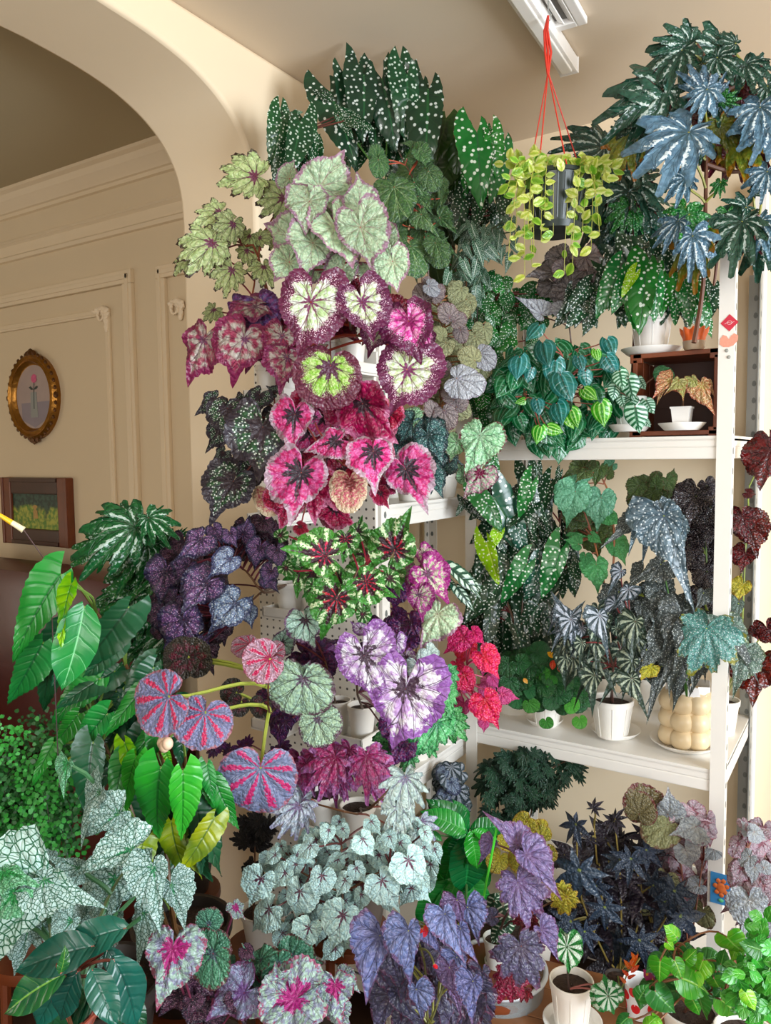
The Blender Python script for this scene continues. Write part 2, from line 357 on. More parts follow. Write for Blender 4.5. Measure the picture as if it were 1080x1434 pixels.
def saucer(label, loc, r, color='#efece6', group=None):
    b = B(); b.lathe([(0, 0), (r * .72, 0), (r * .8, .004), (r, .017), (r * 1.01, .019), (r * .97, .019), (r * .78, .008), (0, .006)], n=36)
    o = b.done('saucer', pot_mat(color), None, V(loc), smooth=True); return tag(o, label, 'saucer', group)

def bez(a, b_, c, d, n):
    return [a * (1 - t) ** 3 + b_ * 3 * t * (1 - t) ** 2 + c * 3 * t * t * (1 - t) + d * t ** 3 for t in [i / n for i in range(n + 1)]]

def plant(name, label, D, specs, pot=None, stems=(), pet='#6a2a2a', pr=.0017, cat='plant', group=None, stemcol='#5a3a22', sr=.003, tilt=(-.4, .1), rollr=.42, nopet=False, seed=1):
    """specs: (shape, material, 'ax,ay,tx,ty[,cm nearer[,roll]] ...', [fills]);  pot: dict(at=V, r=, h=, c=)"""
    g = random.Random(seed * 7919 + len(label))
    def PP(px, py, d=0): return P(px, py, D - d)
    base = V(pot['at']) if pot else PP(*stems[0][0])
    root = thing(name, label, cat, base, group); bpy.context.view_layer.update() if False else None
    inv = Matrix.Translation(-base)
    if pot: add_pot(root, pot['r'], pot['h'], pot.get('c', '#e9e5dc'), pot.get('k', 'round'), True, pot.get('f', False))
    hubs = []
    top = base + V((0, 0, pot['h'] * .88)) if pot else base
    hubs.append(top)
    for st in stems:
        pts = [PP(*p) for p in st]
        if pot: pts = [top + V((g.uniform(-.01, .01), g.uniform(-.01, .01), 0))] + pts
        b = B(); b.tube([p - base for p in smooth_line(pts)], sr, 6, sr * .55); b.done('stem', smat(stemcol), root, smooth=True)
        for a, c in zip(pts, pts[1:]):
            for t in (.15, .35, .55, .75, .95): hubs.append(a.lerp(c, t))
    pm = smat(pet)
    for spec in specs:
        shape, mat, s = spec[:3]; fills = spec[3] if len(spec) > 3 else []
        items = []
        for tok in s.split():
            q = [float(x) for x in tok.split(',')]
            q += [0.] * (5 - len(q)); roll = R_(q[5]) if len(q) > 5 else g.uniform(-rollr, rollr)
            items.append((q[0], q[1], q[2], q[3], q[4] / 100, roll))
        for (cx, cy, rx, ry, n, l0, l1, dm, ds, d0, d1) in fills:
            for _ in range(n):
                rr = math.sqrt(g.random()); th = g.uniform(0, 2 * math.pi); x = cx + rx * rr * math.cos(th); y = cy + ry * rr * math.sin(th)
                L = g.uniform(l0, l1); a = R_(dm + g.uniform(-ds, ds))
                items.append((x, y, x + L * math.cos(a), y + L * math.sin(a), g.uniform(d0, d1) / 100, g.uniform(-rollr * 1.4, rollr * 1.4)))
        for (ax, ay, tx, ty, dn, roll) in items:
            A = PP(ax, ay, dn); Lw = math.hypot(tx - ax, ty - ay) / F * D
            T = P(tx, ty, D - dn + g.uniform(*tilt) * Lw)
            Z = leaf_at(root, inv, A, T, shape, mat, roll, g=g)
            if nopet or Z is None: continue
            hb = min(hubs, key=lambda h: (h - (A + V((0, 0, -.5)) * Lw)).length + (0 if h.z < A.z + .02 else .05))
            dl = (hb - A).length
            if dl < .004: continue
            mid = A - Z * min(.4 * dl, .05) + (hb - A) * .2
            pts = bez(A - base, mid - base, hb + (A - hb) * .3 + V((0, 0, .12 * dl)) - base, hb - base, 6)
            b = B(); b.tube(pts, pr, 5, pr * 1.25); b.done('petiole', pm, root, smooth=True)
    return root
SM = {}
def smat(c):
    if c not in SM: SM[c] = simple('stem_' + c.lstrip('#'), c, .45, ns=40, na=.2)
    return SM[c]
def smooth_line(pts, k=3):
    if len(pts) < 3: return pts
    out = []
    for i in range(len(pts) - 1):
        p0, p1, p2, p3 = pts[max(i - 1, 0)], pts[i], pts[i + 1], pts[min(i + 2, len(pts) - 1)]
        for j in range(k):
            t = j / k; out.append(.5 * ((2 * p1) + (p2 - p0) * t + (2 * p0 - 5 * p1 + 4 * p2 - p3) * t * t + (3 * p1 - p0 - 3 * p2 + p3) * t ** 3))
    return out + [pts[-1]]
def potg(px, py, z, wpx, hpx, c='#e9e5dc', **k):
    p = onp(px, py, 2, z); d = dep(p); return dict(at=p, r=wpx / 2 / F * d, h=hpx / F * d, c=c, **k)
def potz(px, D, z, r, h, c='#e9e5dc', **k):
    p = P(px, 660, D); p.z = z; return dict(at=p, r=r, h=h, c=c, **k)

# ================================================================== SETTING
MATS['soil'] = simple('soil', '#33231a', .95, ns=90, na=.6, bs=.8)
m_wall = simple('cream_plaster', '#ecd9ba', .85, ns=3, na=.03, bs=.04)
m_ceil = simple('ceiling_plaster', '#dccbb4', .9, ns=2, na=.03)
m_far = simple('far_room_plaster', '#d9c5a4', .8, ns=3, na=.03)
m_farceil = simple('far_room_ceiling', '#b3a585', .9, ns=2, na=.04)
m_trim = simple('painted_moulding', '#e2ceae', .6, ns=6, na=.03)
m_floor = simple('wooden_floor', '#3e2a1e', .5, ns=14, na=.3)
m_white = simple('white_plastic', '#efece8', .4)
XA, YB = -1.46, 2.62
def structure(o): o['kind'] = 'structure'; return o
def sbox(name, lo, hi, mat):
    lo, hi = V(lo), V(hi); b = B(); b.box((hi - lo) / 2, hi - lo); return structure(b.done(name, mat, None, lo))
sbox('floor', (-5.2, -2.7, -.08), (2.7, 2.8, 0), m_floor)
sbox('ceiling', (XA - .14, -2.7, 2.6), (2.7, 2.8, 2.7), m_ceil)
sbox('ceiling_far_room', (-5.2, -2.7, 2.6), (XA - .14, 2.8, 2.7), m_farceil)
sbox('wall_back', (XA, YB, 0), (2.7, YB + .12, 2.6), m_wall)
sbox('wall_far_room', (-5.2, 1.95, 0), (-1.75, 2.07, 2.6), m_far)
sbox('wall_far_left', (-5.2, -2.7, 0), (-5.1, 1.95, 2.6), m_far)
def wall_open(name, ax, lo, hi, o0, o1, z0, z1, mat):
    """wall slab with one window opening; ax = running axis"""
    b = B()
    def bx(u0, u1, a, c):
        l = [0, 0, a]; h = [0, 0, c]; l[ax] = u0; h[ax] = u1; l[1 - ax] = lo[1 - ax]; h[1 - ax] = hi[1 - ax]
        l, h = V(l), V(h); b.box((l + h) / 2, h - l)
    bx(lo[ax], o0, 0, 2.6); bx(o1, hi[ax], 0, 2.6); bx(o0, o1, 0, z0); bx(o0, o1, z1, 2.6)
    return structure(b.done(name, mat))
wall_open('wall_right', 1, (2.6, -2.7), (2.7, 2.7), -.25, 1.75, .65, 2.4, m_wall)
wall_open('wall_rear', 0, (-5.2, -2.7), (2.7, -2.6), -.5, 1.6, .75, 2.4, m_wall)
# partition wall with the rounded archway
arc = [(1.64, 0), (1.64, 2.18), (1.635, 2.25), (1.62, 2.31), (1.595, 2.355), (1.56, 2.395), (1.51, 2.43), (1.45, 2.457), (1.38, 2.477), (1.28, 2.492), (1.15, 2.5)]
arc = [arc[0]] + [(q.y, q.z) for q in smooth_line([V((0, p[0], p[1])) for p in arc[1:]], 4)]
b = B()
prof = [(2.72, 0), (2.72, 2.6), (-2.6, 2.6), (-2.6, 0), (-1.9, 0), (-1.9, 2.2), (-1.85, 2.35), (-1.7, 2.47), (-1.5, 2.5)] + [(p[0], p[1]) for p in reversed(arc)]
a_ = [b.b.verts.new((XA, y, z)) for y, z in prof]; c_ = [b.b.verts.new((XA - .29, y, z)) for y, z in prof]
f1 = b.b.faces.new(a_); f2 = b.b.faces.new(c_[::-1]); n_ = len(prof)
for i in range(n_): b.b.faces.new((a_[i], c_[i], c_[(i + 1) % n_], a_[(i + 1) % n_]))
o = structure(b.done('wall_left', m_wall))
o.data.polygons.foreach_set('use_smooth', [True] * len(o.data.polygons)); o.data.set_sharp_from_angle(angle=R_(35))
bv = o.modifiers.new('soft_arris', 'BEVEL'); bv.width = .012; bv.segments = 3; bv.limit_method = 'ANGLE'; bv.angle_limit = R_(60)
# window frames in the unseen walls (real openings for the daylight)
for nm, c, d, rot in (('window_1', (2.65, .75, 1.525), (.06, 2.0, 1.75), 1), ('window_2', (.55, -2.65, 1.575), (2.1, .06, 1.65), 0)):
    b = B(); t = .05
    for s_ in (-1, 0, 1):
        if rot: b.box((c[0], c[1] + s_ * (d[1] / 2 - t / 2), c[2]), (d[0], t, d[2]))
        else: b.box((c[0] + s_ * (d[0] / 2 - t / 2), c[1], c[2]), (t, d[1], d[2]))
    for s_ in (-1, 1):
        b.box((c[0], c[1], c[2] + s_ * (d[2] / 2 - t / 2)), (d[0], d[1], t))
    structure(b.done(nm, m_white))

# mouldings of the far room wall (plane y = 1.95), located by their height and run
YW = 1.95
def far(px, py): p = onp(px, py, 1, YW); return p.x, p.z
def hmould(name, x0, x1, prof):
    """horizontal moulding: prof = list of (depth, z)"""
    b = B(); n = len(prof)
    A_ = [b.b.verts.new((x0, YW - d, z)) for d, z in prof]; C_ = [b.b.verts.new((x1, YW - d, z)) for d, z in prof]
    for i in range(n - 1): b.b.faces.new((A_[i], C_[i], C_[i + 1], A_[i + 1]))
    b.b.faces.new(A_); b.b.faces.new(C_[::-1]); return structure(b.done(name, m_trim))
hmould('trim_1', -5.1, -1.75, [(0, 2.6), (.075, 2.6), (.075, 2.588), (.06, 2.58), (.05, 2.56), (.028, 2.535), (.02, 2.525), (.012, 2.522), (.012, 2.508), (0, 2.505)])
hmould('trim_2', -5.1, -1.75, [(0, 2.415), (.022, 2.41), (.026, 2.398), (.014, 2.39), (.014, 2.352), (.02, 2.345), (.012, 2.333), (0, 2.33)])
def panel(name, x0, x1, z0, z1, wd, dp):
    b = B()
    def bar(l, h): b.box(((l[0] + h[0]) / 2, YW - dp / 2, (l[1] + h[1]) / 2), (h[0] - l[0], dp, h[1] - l[1]), bev=min(.004, dp * .3)); 
    bar((x0, z1 - wd), (x1, z1)); bar((x0, z0), (x1, z0 + wd)); bar((x0, z0 + wd), (x0 + wd, z1 - wd)); bar((x1 - wd, z0 + wd), (x1, z1 - wd))
    i = wd * .3
    def bar2(l, h): b.box(((l[0] + h[0]) / 2, YW - dp * .8, (l[1] + h[1]) / 2), (h[0] - l[0], dp * .8, h[1] - l[1]), bev=.003)
    bar2((x0 + i, z1 - wd + i), (x1 - i, z1 - i)); bar2((x0 + i, z0 + wd * .5), (x0 + wd * .6, z1 - i)); bar2((x1 - wd * .6, z0 + wd * .5), (x1 - i, z1 - i))
    return structure(b.done(name, m_trim))
xr, z2 = far(188, 377); panel('trim_3', -4.3, xr, .55, z2, .05, .02)
xr2, z3 = far(155, 428); panel('trim_4', -4.1, xr2, .68, far(152, 432)[1], .026, .012)
xl, z4 = far(222, 374); panel('trim_5', xl, -1.52 - .24, .55, z4, .045, .018)
def ornament(name, px, py, s):
    cx, cz = far(px, py); g = random.Random(3); b = B()
    for i in range(34):
        t = i / 34
        if i % 2: x, z = cx - s * .95 * t + g.uniform(-.01, .01), cz + g.uniform(-.012, .012) * (1 - t)
        else: x, z = cx + g.uniform(-.012, .012) * (1 - t), cz - s * t
        r = .017 * (1.1 - .6 * t)
        b.ball((x, YW - .013, z), r, (1, .7, .8), 1)
    for i in range(9):
        a = i * .7; b.tube([(cx - .02 + .02 * math.cos(a + k * .6) * (1 - k * .08), YW - .022, cz - .02 + .02 * math.sin(a + k * .6)) for k in range(5)], .004, 5)
    return structure(b.done(name, simple(name + '_plaster', '#f0ddc0', .55), smooth=True))
ornament('trim_6', 152, 434, .085); ornament('trim_7', 256, 424, .06)
# white vertical boxing beside the racks
p = onp(1056, 700, 1, YB); sbox('trim_8', (p.x - .008, YB - .06, 0), (p.x + .022, YB, 2.3), m_white)
sbox('baseboard_back', (p.x + .03, YB - .015, 0), (2.6, YB, .1), m_trim)

# ================================================================== PICTURES in the far room
gold = simple('antique_gold', '#9a6a28', .35, .75, ns=30, na=.5, bs=.4); dgold = simple('dark_gold', '#5e3a18', .4, .5, ns=40, na=.4)
dwood = simple('dark_walnut', '#3a1a10', .3, ns=18, na=.4); dwood2 = simple('walnut_edge', '#6a3318', .35, ns=18, na=.4)
cx, cz = far(51.5, 556); hw = (far(82, 556)[0] - far(23, 556)[0]) / 2; hh = (far(51, 503)[1] - far(51, 609)[1]) / 2
t = thing('oval_picture', 'small oval painting of a pink rose in an ornate gilt frame on far wall', 'picture', (cx, YW, cz))
def ell(rx, rz, y, n=40): return [(rx * math.cos(2 * math.pi * i / n), y, rz * math.sin(2 * math.pi * i / n)) for i in range(n)]
b = B(); rings = []
for k_, y in ((1.12, 0), (1.14, -.02), (1.06, -.034), (1.0, -.026), (.93, -.032), (.87, -.014), (.84, -.012)):
    rings.append([b.b.verts.new(q) for q in ell(hw * k_, hh * k_, y)])
for r0, r1 in zip(rings, rings[1:]):
    for i in range(40): b.b.faces.new((r0[i], r0[(i + 1) % 40], r1[(i + 1) % 40], r1[i]))
fr = b.done('frame', gold, t, smooth=True)
b = B()
for i in range(36):
    a = 2 * math.pi * i / 36; big = 1.5 if i % 9 == 0 else 1
    b.ball((hw * 1.12 * math.cos(a), -.024, hh * 1.12 * math.sin(a)), .0085 * big, (1.2, .7, 1.2), 1)
for s_ in (-1, 1):
    for x in (-.02, 0, .02): b.ball((x, -.02, s_ * hh * 1.19 - s_ * abs(x) * .4), .013, (1.3, .6, 1), 1)
b.done('carved_beading', dgold, fr, smooth=True)
b = B(); b.poly(ell(hw * .86, hh * .86, -.012)[::-1]); cv = b.done('canvas', simple('rose_canvas', '#a8948c', .6, ns=12, na=.18), t)
b = B(); b.poly([(-hw * .62, -.0125, -hh * .15), (hw * .84, -.0125, -hh * .13), (hw * .7, -.0125, -hh * .55), (0, -.0125, -hh * .82), (-hw * .6, -.0125, -hh * .6)]); b.done('painted_table', simple('painted_table', '#8a7f86', .6, ns=14, na=.15), cv)
b = B(); b.prism([(-.022, -.013, .02), (.018, -.013, .02), (.024, -.013, -.085), (-.026, -.013, -.085)], (0, -.0004, 0)); b.done('painted_vase', simple('painted_vase', '#8d8f8a', .5), cv)
b = B(); b.tube([(0, -.0138, -.05), (.002, -.0138, .02), (.006, -.0138, .06)], .0015, 4)
for sx in (-1, 1): b.prism([(0, -.0136, .03), (sx * .02, -.0136, .045), (sx * .032, -.0136, .04), (sx * .018, -.0136, .03)], (0, -.0004, 0))
b.done('painted_leaves', simple('painted_leaves', '#2e3b34', .6), cv)
b = B()
for i in range(9):
    a = i * .7; b.ball((.006 + .011 * math.cos(a) * (i > 0), -.0135, .075 + .01 * math.sin(a) * (i > 0)), .011, (1, .05, .85), 1)
b.done('painted_rose', simple('painted_rose', '#c9587e', .6, ns=60, na=.35), cv, smooth=True)

x0, za = far(10, 668); x1, zb = far(107, 767)
cx, cz = (x0 + x1) / 2, (za + zb) / 2; hw, hh = (x1 - x0) / 2, (za - zb) / 2
t = thing('framed_painting', 'dark framed landscape painting with a pale figure in a green meadow', 'picture', (cx, YW, cz))
fw = hw * .3
for nm, sx, sz in (('frame_rail', 0, 1), ('frame_rail', 0, -1), ('frame_stile', 1, 0), ('frame_stile', -1, 0)):
    b = B()
    if sx: b.box((sx * (hw - fw / 2), -.016, 0), (fw, .032, 2 * hh), bev=.006); b.box((sx * (hw - fw * .16), -.03, 0), (fw * .25, .012, 2 * hh), bev=.003)
    else: b.box((0, -.016, sz * (hh - fw / 2)), (2 * hw - 2 * fw, .03, fw), bev=.006); b.box((0, -.03, sz * (hh - fw * .16)), (2 * hw - 2 * fw, .012, fw * .25), bev=.003)
    b.done(nm, dwood2 if sx else dwood, t)
k = N('meadow_canvas'); tc = k.n('ShaderNodeTexCoord'); sp = k.n('ShaderNodeSeparateXYZ'); k.put(sp.inputs[0], tc.outputs['Object'])
n1 = k.noise(tc.outputs['Object'], 60, 4.); n2 = k.noise(tc.outputs['Object'], 18, 3.)
hz = k.m_('ADD', sp.outputs[2], k.m_('MULTIPLY', k.m_('SUBTRACT', n2, .5), .05))
c = k.mix(k.ss(n1, .35, .65), lin('#4f7a1c'), lin('#a8a83c')); c = k.mix(k.ss(n2, .5, .7), c, lin('#2e4a20'))
k.put(k.b.inputs['Base Color'], k.mix(k.ss(hz, .012, .03), c, k.mix(k.ss(n1, .4, .6), lin('#12281a'), lin('#2c4a3a'))))
b = B(); b.box((0, -.018, 0), (2 * (hw - fw), .006, 2 * (hh - fw))); cv = b.done('canvas', k.m, t)
b = B(); b.ball((-.005, -.0215, .02), .014, (1.25, .06, .5), 2); b.ball((-.005, -.0215, .012), .009, (1, .08, 1), 2)
b.prism([(-.018, -.0215, .005), (.01, -.0215, .005), (.014, -.0215, -.03), (-.018, -.0215, -.03)], (0, -.0005, 0)); b.done('painted_figure', simple('painted_figure', '#b08a4a', .6, ns=60, na=.3), cv, smooth=True)

# ================================================================== SOFA in the far room
m_lea = simple('oxblood_leather', '#4a1a12', .35, ns=9, na=.25, bs=.15)
c0 = P(40, 900, 2.35); t = thing('leather_sofa', 'dark oxblood leather sofa seen behind the big green leaves', 'sofa', (c0.x - .5, c0.y + .02, 0))
ztop = P(40, 822, 2.3).z
def rbox(nm, c, d, bev): b = B(); b.box(c, d, bev=bev); return b.done(nm, m_lea, t, smooth=True)
rbox('seat', (0, -.05, .27), (1.3, .8, .3), .06); rbox('backrest', (0, .3, ztop - .34), (1.3, .22, .68), .08)
rbox('armrest', (-.72, -.05, .36), (.2, .85, .52), .07); rbox('armrest', (.72, -.05, .36), (.2, .85, .52), .07)
for sx in (-1, 1):
    for sy in (-1, 1): b = B(); b.lathe([(0, 0), (.025, 0), (.035, .14), (0, .14)], c=(sx * .58, sy * .3 - .05, 0), n=12); b.done('leg', dwood, t, smooth=True)

# ================================================================== RACKS
m_rack = simple('white_enamel_steel', '#e6e2da', .38, ns=5, na=.03)
m_slot = simple('slot_recess', '#6f736f', .5); m_grey = simple('grey_steel', '#9b9d98', .4, .3, ns=12, na=.1)
FY, RY = 2.05, 2.52
def post(root, x, y, sx, sy, h, off, mat, holes=True):
    """L-shaped slotted post with its corner at x,y; flanges run sx, sy; teardrop slots sit proud in relief"""
    w_, t_ = .036, .003; b = B()
    b.prism([(x, y, 0), (x + sx * w_, y, 0), (x + sx * w_, y + sy * t_, 0), (x + sx * t_, y + sy * t_, 0), (x + sx * t_, y + sy * w_, 0), (x, y + sy * w_, 0)], (0, 0, h))
    bmesh.ops.translate(b.b, verts=b.b.verts, vec=-V(off)); p = b.done('post', mat, root)
    if holes:
        b = B(); z = .1
        while z < h - .05:
            b.prism([(x - sx * .0006 + sx * 0, y + sy * (w_ / 2 + .006 * math.cos(a)), z + .009 * math.sin(a) * (1.2 if math.sin(a) > 0 else .8)) for a in [i * math.pi / 4 for i in range(8)]], (sx * .0004, 0, 0))
            b.prism([(x + sx * t_ + sx * .0006, y + sy * (w_ / 2 + .006 * math.cos(a)), z + .009 * math.sin(a)) for a in [i * math.pi / 4 for i in range(8)]], (-sx * .0004, 0, 0))
            if sy < 0: b.prism([(x + sx * (w_ * .45 + .006 * math.cos(a)), y - t_ - .0006, z + .009 * math.sin(a) * (1.2 if math.sin(a) > 0 else .8)) for a in [i * math.pi / 4 for i in range(8)]], (0, .0004, 0))
            z += .05
        bmesh.ops.translate(b.b, verts=b.b.verts, vec=-V(off)); b.done('slots', m_slot, p)['kind'] = 'stuff'
def shelf(root, x0, x1, y0, y1, z, off, lipface):
    b = B(); b.box(((x0 + x1) / 2, (y0 + y1) / 2, z - .006), (x1 - x0, y1 - y0, .012))
    bmesh.ops.translate(b.b, verts=b.b.verts, vec=-V(off)); p = b.done('shelf_board', m_rack, root)
    b = B()
    for (a, c_, e, f) in ((x0, x1, y0, y0 + .014), (x0, x1, y1 - .014, y1), (x0, x0 + .014, y0, y1), (x1 - .014, x1, y0, y1)):
        b.box(((a + c_) / 2, (e + f) / 2, z - .016), (c_ - a, f - e, .026), bev=.004)
        b.box(((a + c_) / 2 , (e + f) / 2, z - .043), ((c_ - a) if c_ - a < .02 else c_ - a - .008, (f - e) if f - e < .02 else f - e - .008, .03), bev=.003)
    bmesh.ops.translate(b.b, verts=b.b.verts, vec=-V(off)); b.done('shelf_beam', m_rack, p)
off = (-.66, 2.28, 0)
rk = thing('steel_shelving', 'white slotted steel shelving facing the room under the hanging basket', 'shelf', off)
for x, sx in ((-1.03, 1), (-.302, -1)):
    post(rk, x, FY, sx, 1, 2.02, off, m_rack); post(rk, x, RY + .03, sx, -1, 2.02, off, m_grey if sx < 0 else m_rack)
for z in (.13, .69, 1.54): shelf(rk, -1.024, -.308, FY + .004, RY + .026, z, off, 0)
off = (-1.24, 1.95, 0)
rk2 = thing('steel_shelving', 'white steel shelving against the left wall behind the red and plum begonias', 'shelf', off)
post(rk2, -1.036, 1.6, -1, 1, 2.0, off, m_rack); post(rk2, -1.436, 1.6, 1, 1, 2.0, off, m_rack)
post(rk2, -1.036, RY + .03, -1, -1, 2.0, off, m_rack); post(rk2, -1.436, RY + .03, 1, -1, 2.0, off, m_rack)
for z in (.13, .64, 1.375): shelf(rk2, -1.43, -1.042, 1.606, RY + .024, z, off, 0)
# perforated panel on the end of the left rack
k = N('perforated_panel'); tc = k.n('ShaderNodeTexCoord'); vm = k.n('ShaderNodeVectorMath', operation='MULTIPLY'); k.put(vm.inputs[0], tc.outputs['Object']); vm.inputs[1].default_value = (45, 0, 45)
fr_ = k.n('ShaderNodeVectorMath', operation='FRACTION'); k.put(fr_.inputs[0], vm.outputs[0]); sb = k.n('ShaderNodeVectorMath', operation='DISTANCE'); k.put(sb.inputs[0], fr_.outputs[0]); sb.inputs[1].default_value = (.5, 0, .5)
k.put(k.b.inputs['Base Color'], k.mix(k.ss(sb.outputs['Value'], .13, .17), lin('#4a4640'), lin('#e4ded2'))); k.b.inputs['Roughness'].default_value = .5
b = B(); b.box((0, 0, .83), (.39, .012, 1.66), bev=.003)
tag(b.done('perforated_panel', k.m, None, V((-1.238, 1.592, .2))), 'white perforated board behind the tower of painted-leaf begonias', 'panel')
# cleat trays hooked on the board
def wall_tray(px, py, label, wd=.15, dp=.12, z=None):
    p = onp(px, py, 1, 1.5); x = p.x; z = p.z; b = B()
    b.box((0, 0, .003), (wd, dp, .006)); t_ = .006
    for s_ in (-1, 1): b.box((s_ * (wd / 2 - t_ / 2), 0, .016), (t_, dp, .026), bev=.002)
    b.box((0, -dp / 2 + t_ / 2, .016), (wd, t_, .026), bev=.002); b.box((0, dp / 2 - t_ / 2, .03), (wd, t_, .06), bev=.002)
    o = b.done('wall_tray', m_rack, None, V((x, 1.586 - dp / 2, z - .03))); tag(o, label, 'tray', 'white trays hooked on the perforated board'); return V((x, 1.586 - dp / 2, z - .022))
TR = {}
TR['a'] = wall_tray(380, 545, 'white tray on the board under the magenta-edged leaves, high left', .13)
TR['b'] = wall_tray(470, 508, 'white tray on the board behind the green-centred round leaf', .13)
TR['c'] = wall_tray(385, 718, 'white tray on the board just above the purple-blue begonia', .13)
TR['d'] = wall_tray(415, 850, 'long white tray beneath the green and red striped begonia', .17)
TR['e'] = wall_tray(482, 1022, 'white tray on the board right of the large grey-green leaf', .15)
TR['f'] = wall_tray(388, 1005, 'white tray behind the round pink-striped leaves', .12)
TR['g'] = wall_tray(448, 1150, 'lowest white tray on the board, under the magenta lobed leaves', .31)
TR['h'] = wall_tray(462, 420, 'topmost white tray on the board, behind the pale silver begonia', .15)

# ================================================================== CEILING FITTINGS
p0 = onp(729, 2, 2, 2.56); p1 = onp(797, 103, 2, 2.56); dv = (p1 - p0); dv.z = 0; ln = dv.length; dv.normalize(); c = p1 - dv * .6; c.z = 0
an = math.atan2(dv.y, dv.x)
t = thing('ceiling_batten', 'slim white batten light fixed along the ceiling', 'light', (c.x, c.y, 2.6), rz=an)
b = B(); b.box((0, 0, -.022), (1.2, .05, .04), bev=.004); b.done('housing', m_white, t)
b = B(); b.box((.603, 0, -.021), (.008, .053, .043), bev=.002); b.ball((.608, .008, -.03), .003); b.done('end_cap', m_white, t)
b = B(); b.box((0, 0, -.044), (1.16, .03, .008), bev=.003); b.done('diffuser', simple('frosted_strip', '#f6f4ee', .3), t)
p = onp(823, 34, 2, 2.58)
t = thing('ceiling_vent', 'square white louvred air vent beside the batten light', 'vent', (p.x, p.y, 2.6), rz=an)
VW = .115
for s_ in (0, 1):
    b = B(); b.box((-.15, s_ * (VW - .024) + .012, -.01), (.3, .024, .018), bev=.003); b.done('frame', m_white, t)
for q in (-.288, -.012): b = B(); b.box((q, VW / 2, -.01), (.024, VW - .048, .018), bev=.003); b.done('frame', m_white, t)
for i in range(3): b = B(); b.box((-.15, .034 + i * .026, -.012), (.25, .02, .003), rot=Matrix.Rotation(R_(35), 3, 'X')); b.done('slat', m_white, t)
b = B(); b.box((-.15, VW / 2, -.002), (.27, VW - .03, .003)); b.done('backing', simple('vent_dark', '#8d8a86', .8), t)

# ================================================================== LEAF MATERIALS
rad('silver_pink', '#b8c9a4', .22, '#c4dcb8', '#a4c4a0', .88, '#a07c90', '#94586c', vw=0.0273, j0=.1, j1=.2, jit=.3, rough=.4, side=.6)
rad('cream_lobed', '#7d4460', .2, '#c4d29a', '#a8be80', .93, '#3a2a22', '#4a1f30', vw=0.0468, j0=0.193, j1=.1, side=.8)
rad('plum_silver', '#7a3f62', .2, '#dfe6da', '#b9d29a', .62, '#5d2344', '#6a2450', vw=0.0546, j0=0.22, j1=.3, spk=(60, 0.238, .55, .8, '#e8c8d8'), side=.6)
rad('plum_magenta', '#8a2a5e', .25, '#d24a98', '#e8a0c8', .62, '#571c3e', '#7c1f52', vw=0.0468, j0=0.22, j1=.3, spk=(55, 0.212, .5, .75, '#e8c8d8'))
rad('plum_green', '#5c3348', .3, '#8cc850', '#bfe090', .66, '#6a3040', '#5a2c40', vw=0.0468, j0=0.248, j1=.25, spk=(60, 0.212, .55, .75, '#d8e8b8'))
rad('magenta_edge', '#6a3a5e', .16, '#943c5c', '#b0a8a0', .76, '#7c2c54', '#4a1c34', vw=0.0351, j0=.2, j1=.3, ns=5., side=.8)
rad('purple_sheen', '#4a4478', .3, '#6a5a94', '#7a3c78', .8, '#562a58', '#30203c', vw=0.0312)
rad('green_plum_speck', '#3c3038', .42, '#2c5a36', '#34403c', .74, '#3a343e', '#2c2028', vw=0.0546, j0=0.248, spk=(32, 0.221, .38, .78, '#dfeadf'), side=.5)
rad('pink_dark', '#332f3a', .42, '#cc3c74', '#d86ca4', .86, '#b9a0ae', '#8c1f48', vw=0.0273, j0=0.33, j1=.3, side=.5)
rad('red_dark', '#3a2430', .28, '#b02850', '#8c1c3c', .88, '#c67090', '#5c1028', vw=0.0312, j0=0.22)
rad('cream_red', '#7c4038', .3, '#dcc0a0', '#c86a70', .85, '#e0d0b0', '#9c4448', vw=0.0312, j0=0.22)
rad('teal_metal', '#24403e', .3, '#3c6a66', '#2a4c50', .85, '#26383c', '#16282a', vw=0.0468, side=.7, spk=(34, 0.17, .3, .9, '#a8c8c0'), rough=.3)
rad('silver_darkvein', '#9cc09c', .2, '#b4dcb4', '#8cc490', .95, '#6a3040', '#1c3c2c', vw=0.0468, side=.95, net=(16, .02, '#4c8058'))
rad('pink_silver_vein', '#8c2c58', .3, '#d8a0b8', '#b8d4b4', .93, '#5c3048', '#4c2038', vw=0.039, side=.9)
rad('blue_purple', '#3a2c48', .3, '#4a4464', '#6b4a78', .85, '#2c2a44', '#231c30', vw=0.0468, j0=0.165, spk=(34, 0.187, .2, .8, '#c89ac0'), side=.7, rough=.3)
rad('blue_silver', '#48506c', .25, '#8ca0b8', '#6c7c9c', .8, '#3c4464', '#2c304c', vw=0.0468, side=.7, rough=.3, spk=(30, 0.212, .2, .85, '#d0d8e0'))
rad('dark_purple', '#2c1c2c', .4, '#3c2438', '#4c2c44', .85, '#281c2c', '#180f18', vw=0.0468, spk=(40, 0.17, .2, .9, '#a87888'), side=.5)
rad('green_stripe', '#4c2a38', .4, '#3c7c34', '#448838', 1.1, '#2f6c30', '#3a2430', vw=.04, j0=.4, j1=.1, jit=.4, ns=10., wedge=[('#d8ecc0', .74, .45, .97, 1.9)], side=.3)
rad('green_red_stripe', '#40242e', .55, '#3e8038', '#4a8c3c', 1.1, '#3e8038', '#2c1c24', vw=.045, j0=.35, jit=.4, ns=10., wedge=[('#c83850', .74, .12, .5, 1.4), ('#d8ecc0', .74, .52, .97, 1.9)], side=.3)
rad('greygreen_dark', '#5a4c5c', .2, '#a4c0a0', '#8fac98', .93, '#5a4450', '#33242c', vw=0.0546, j0=0.165, side=.6)
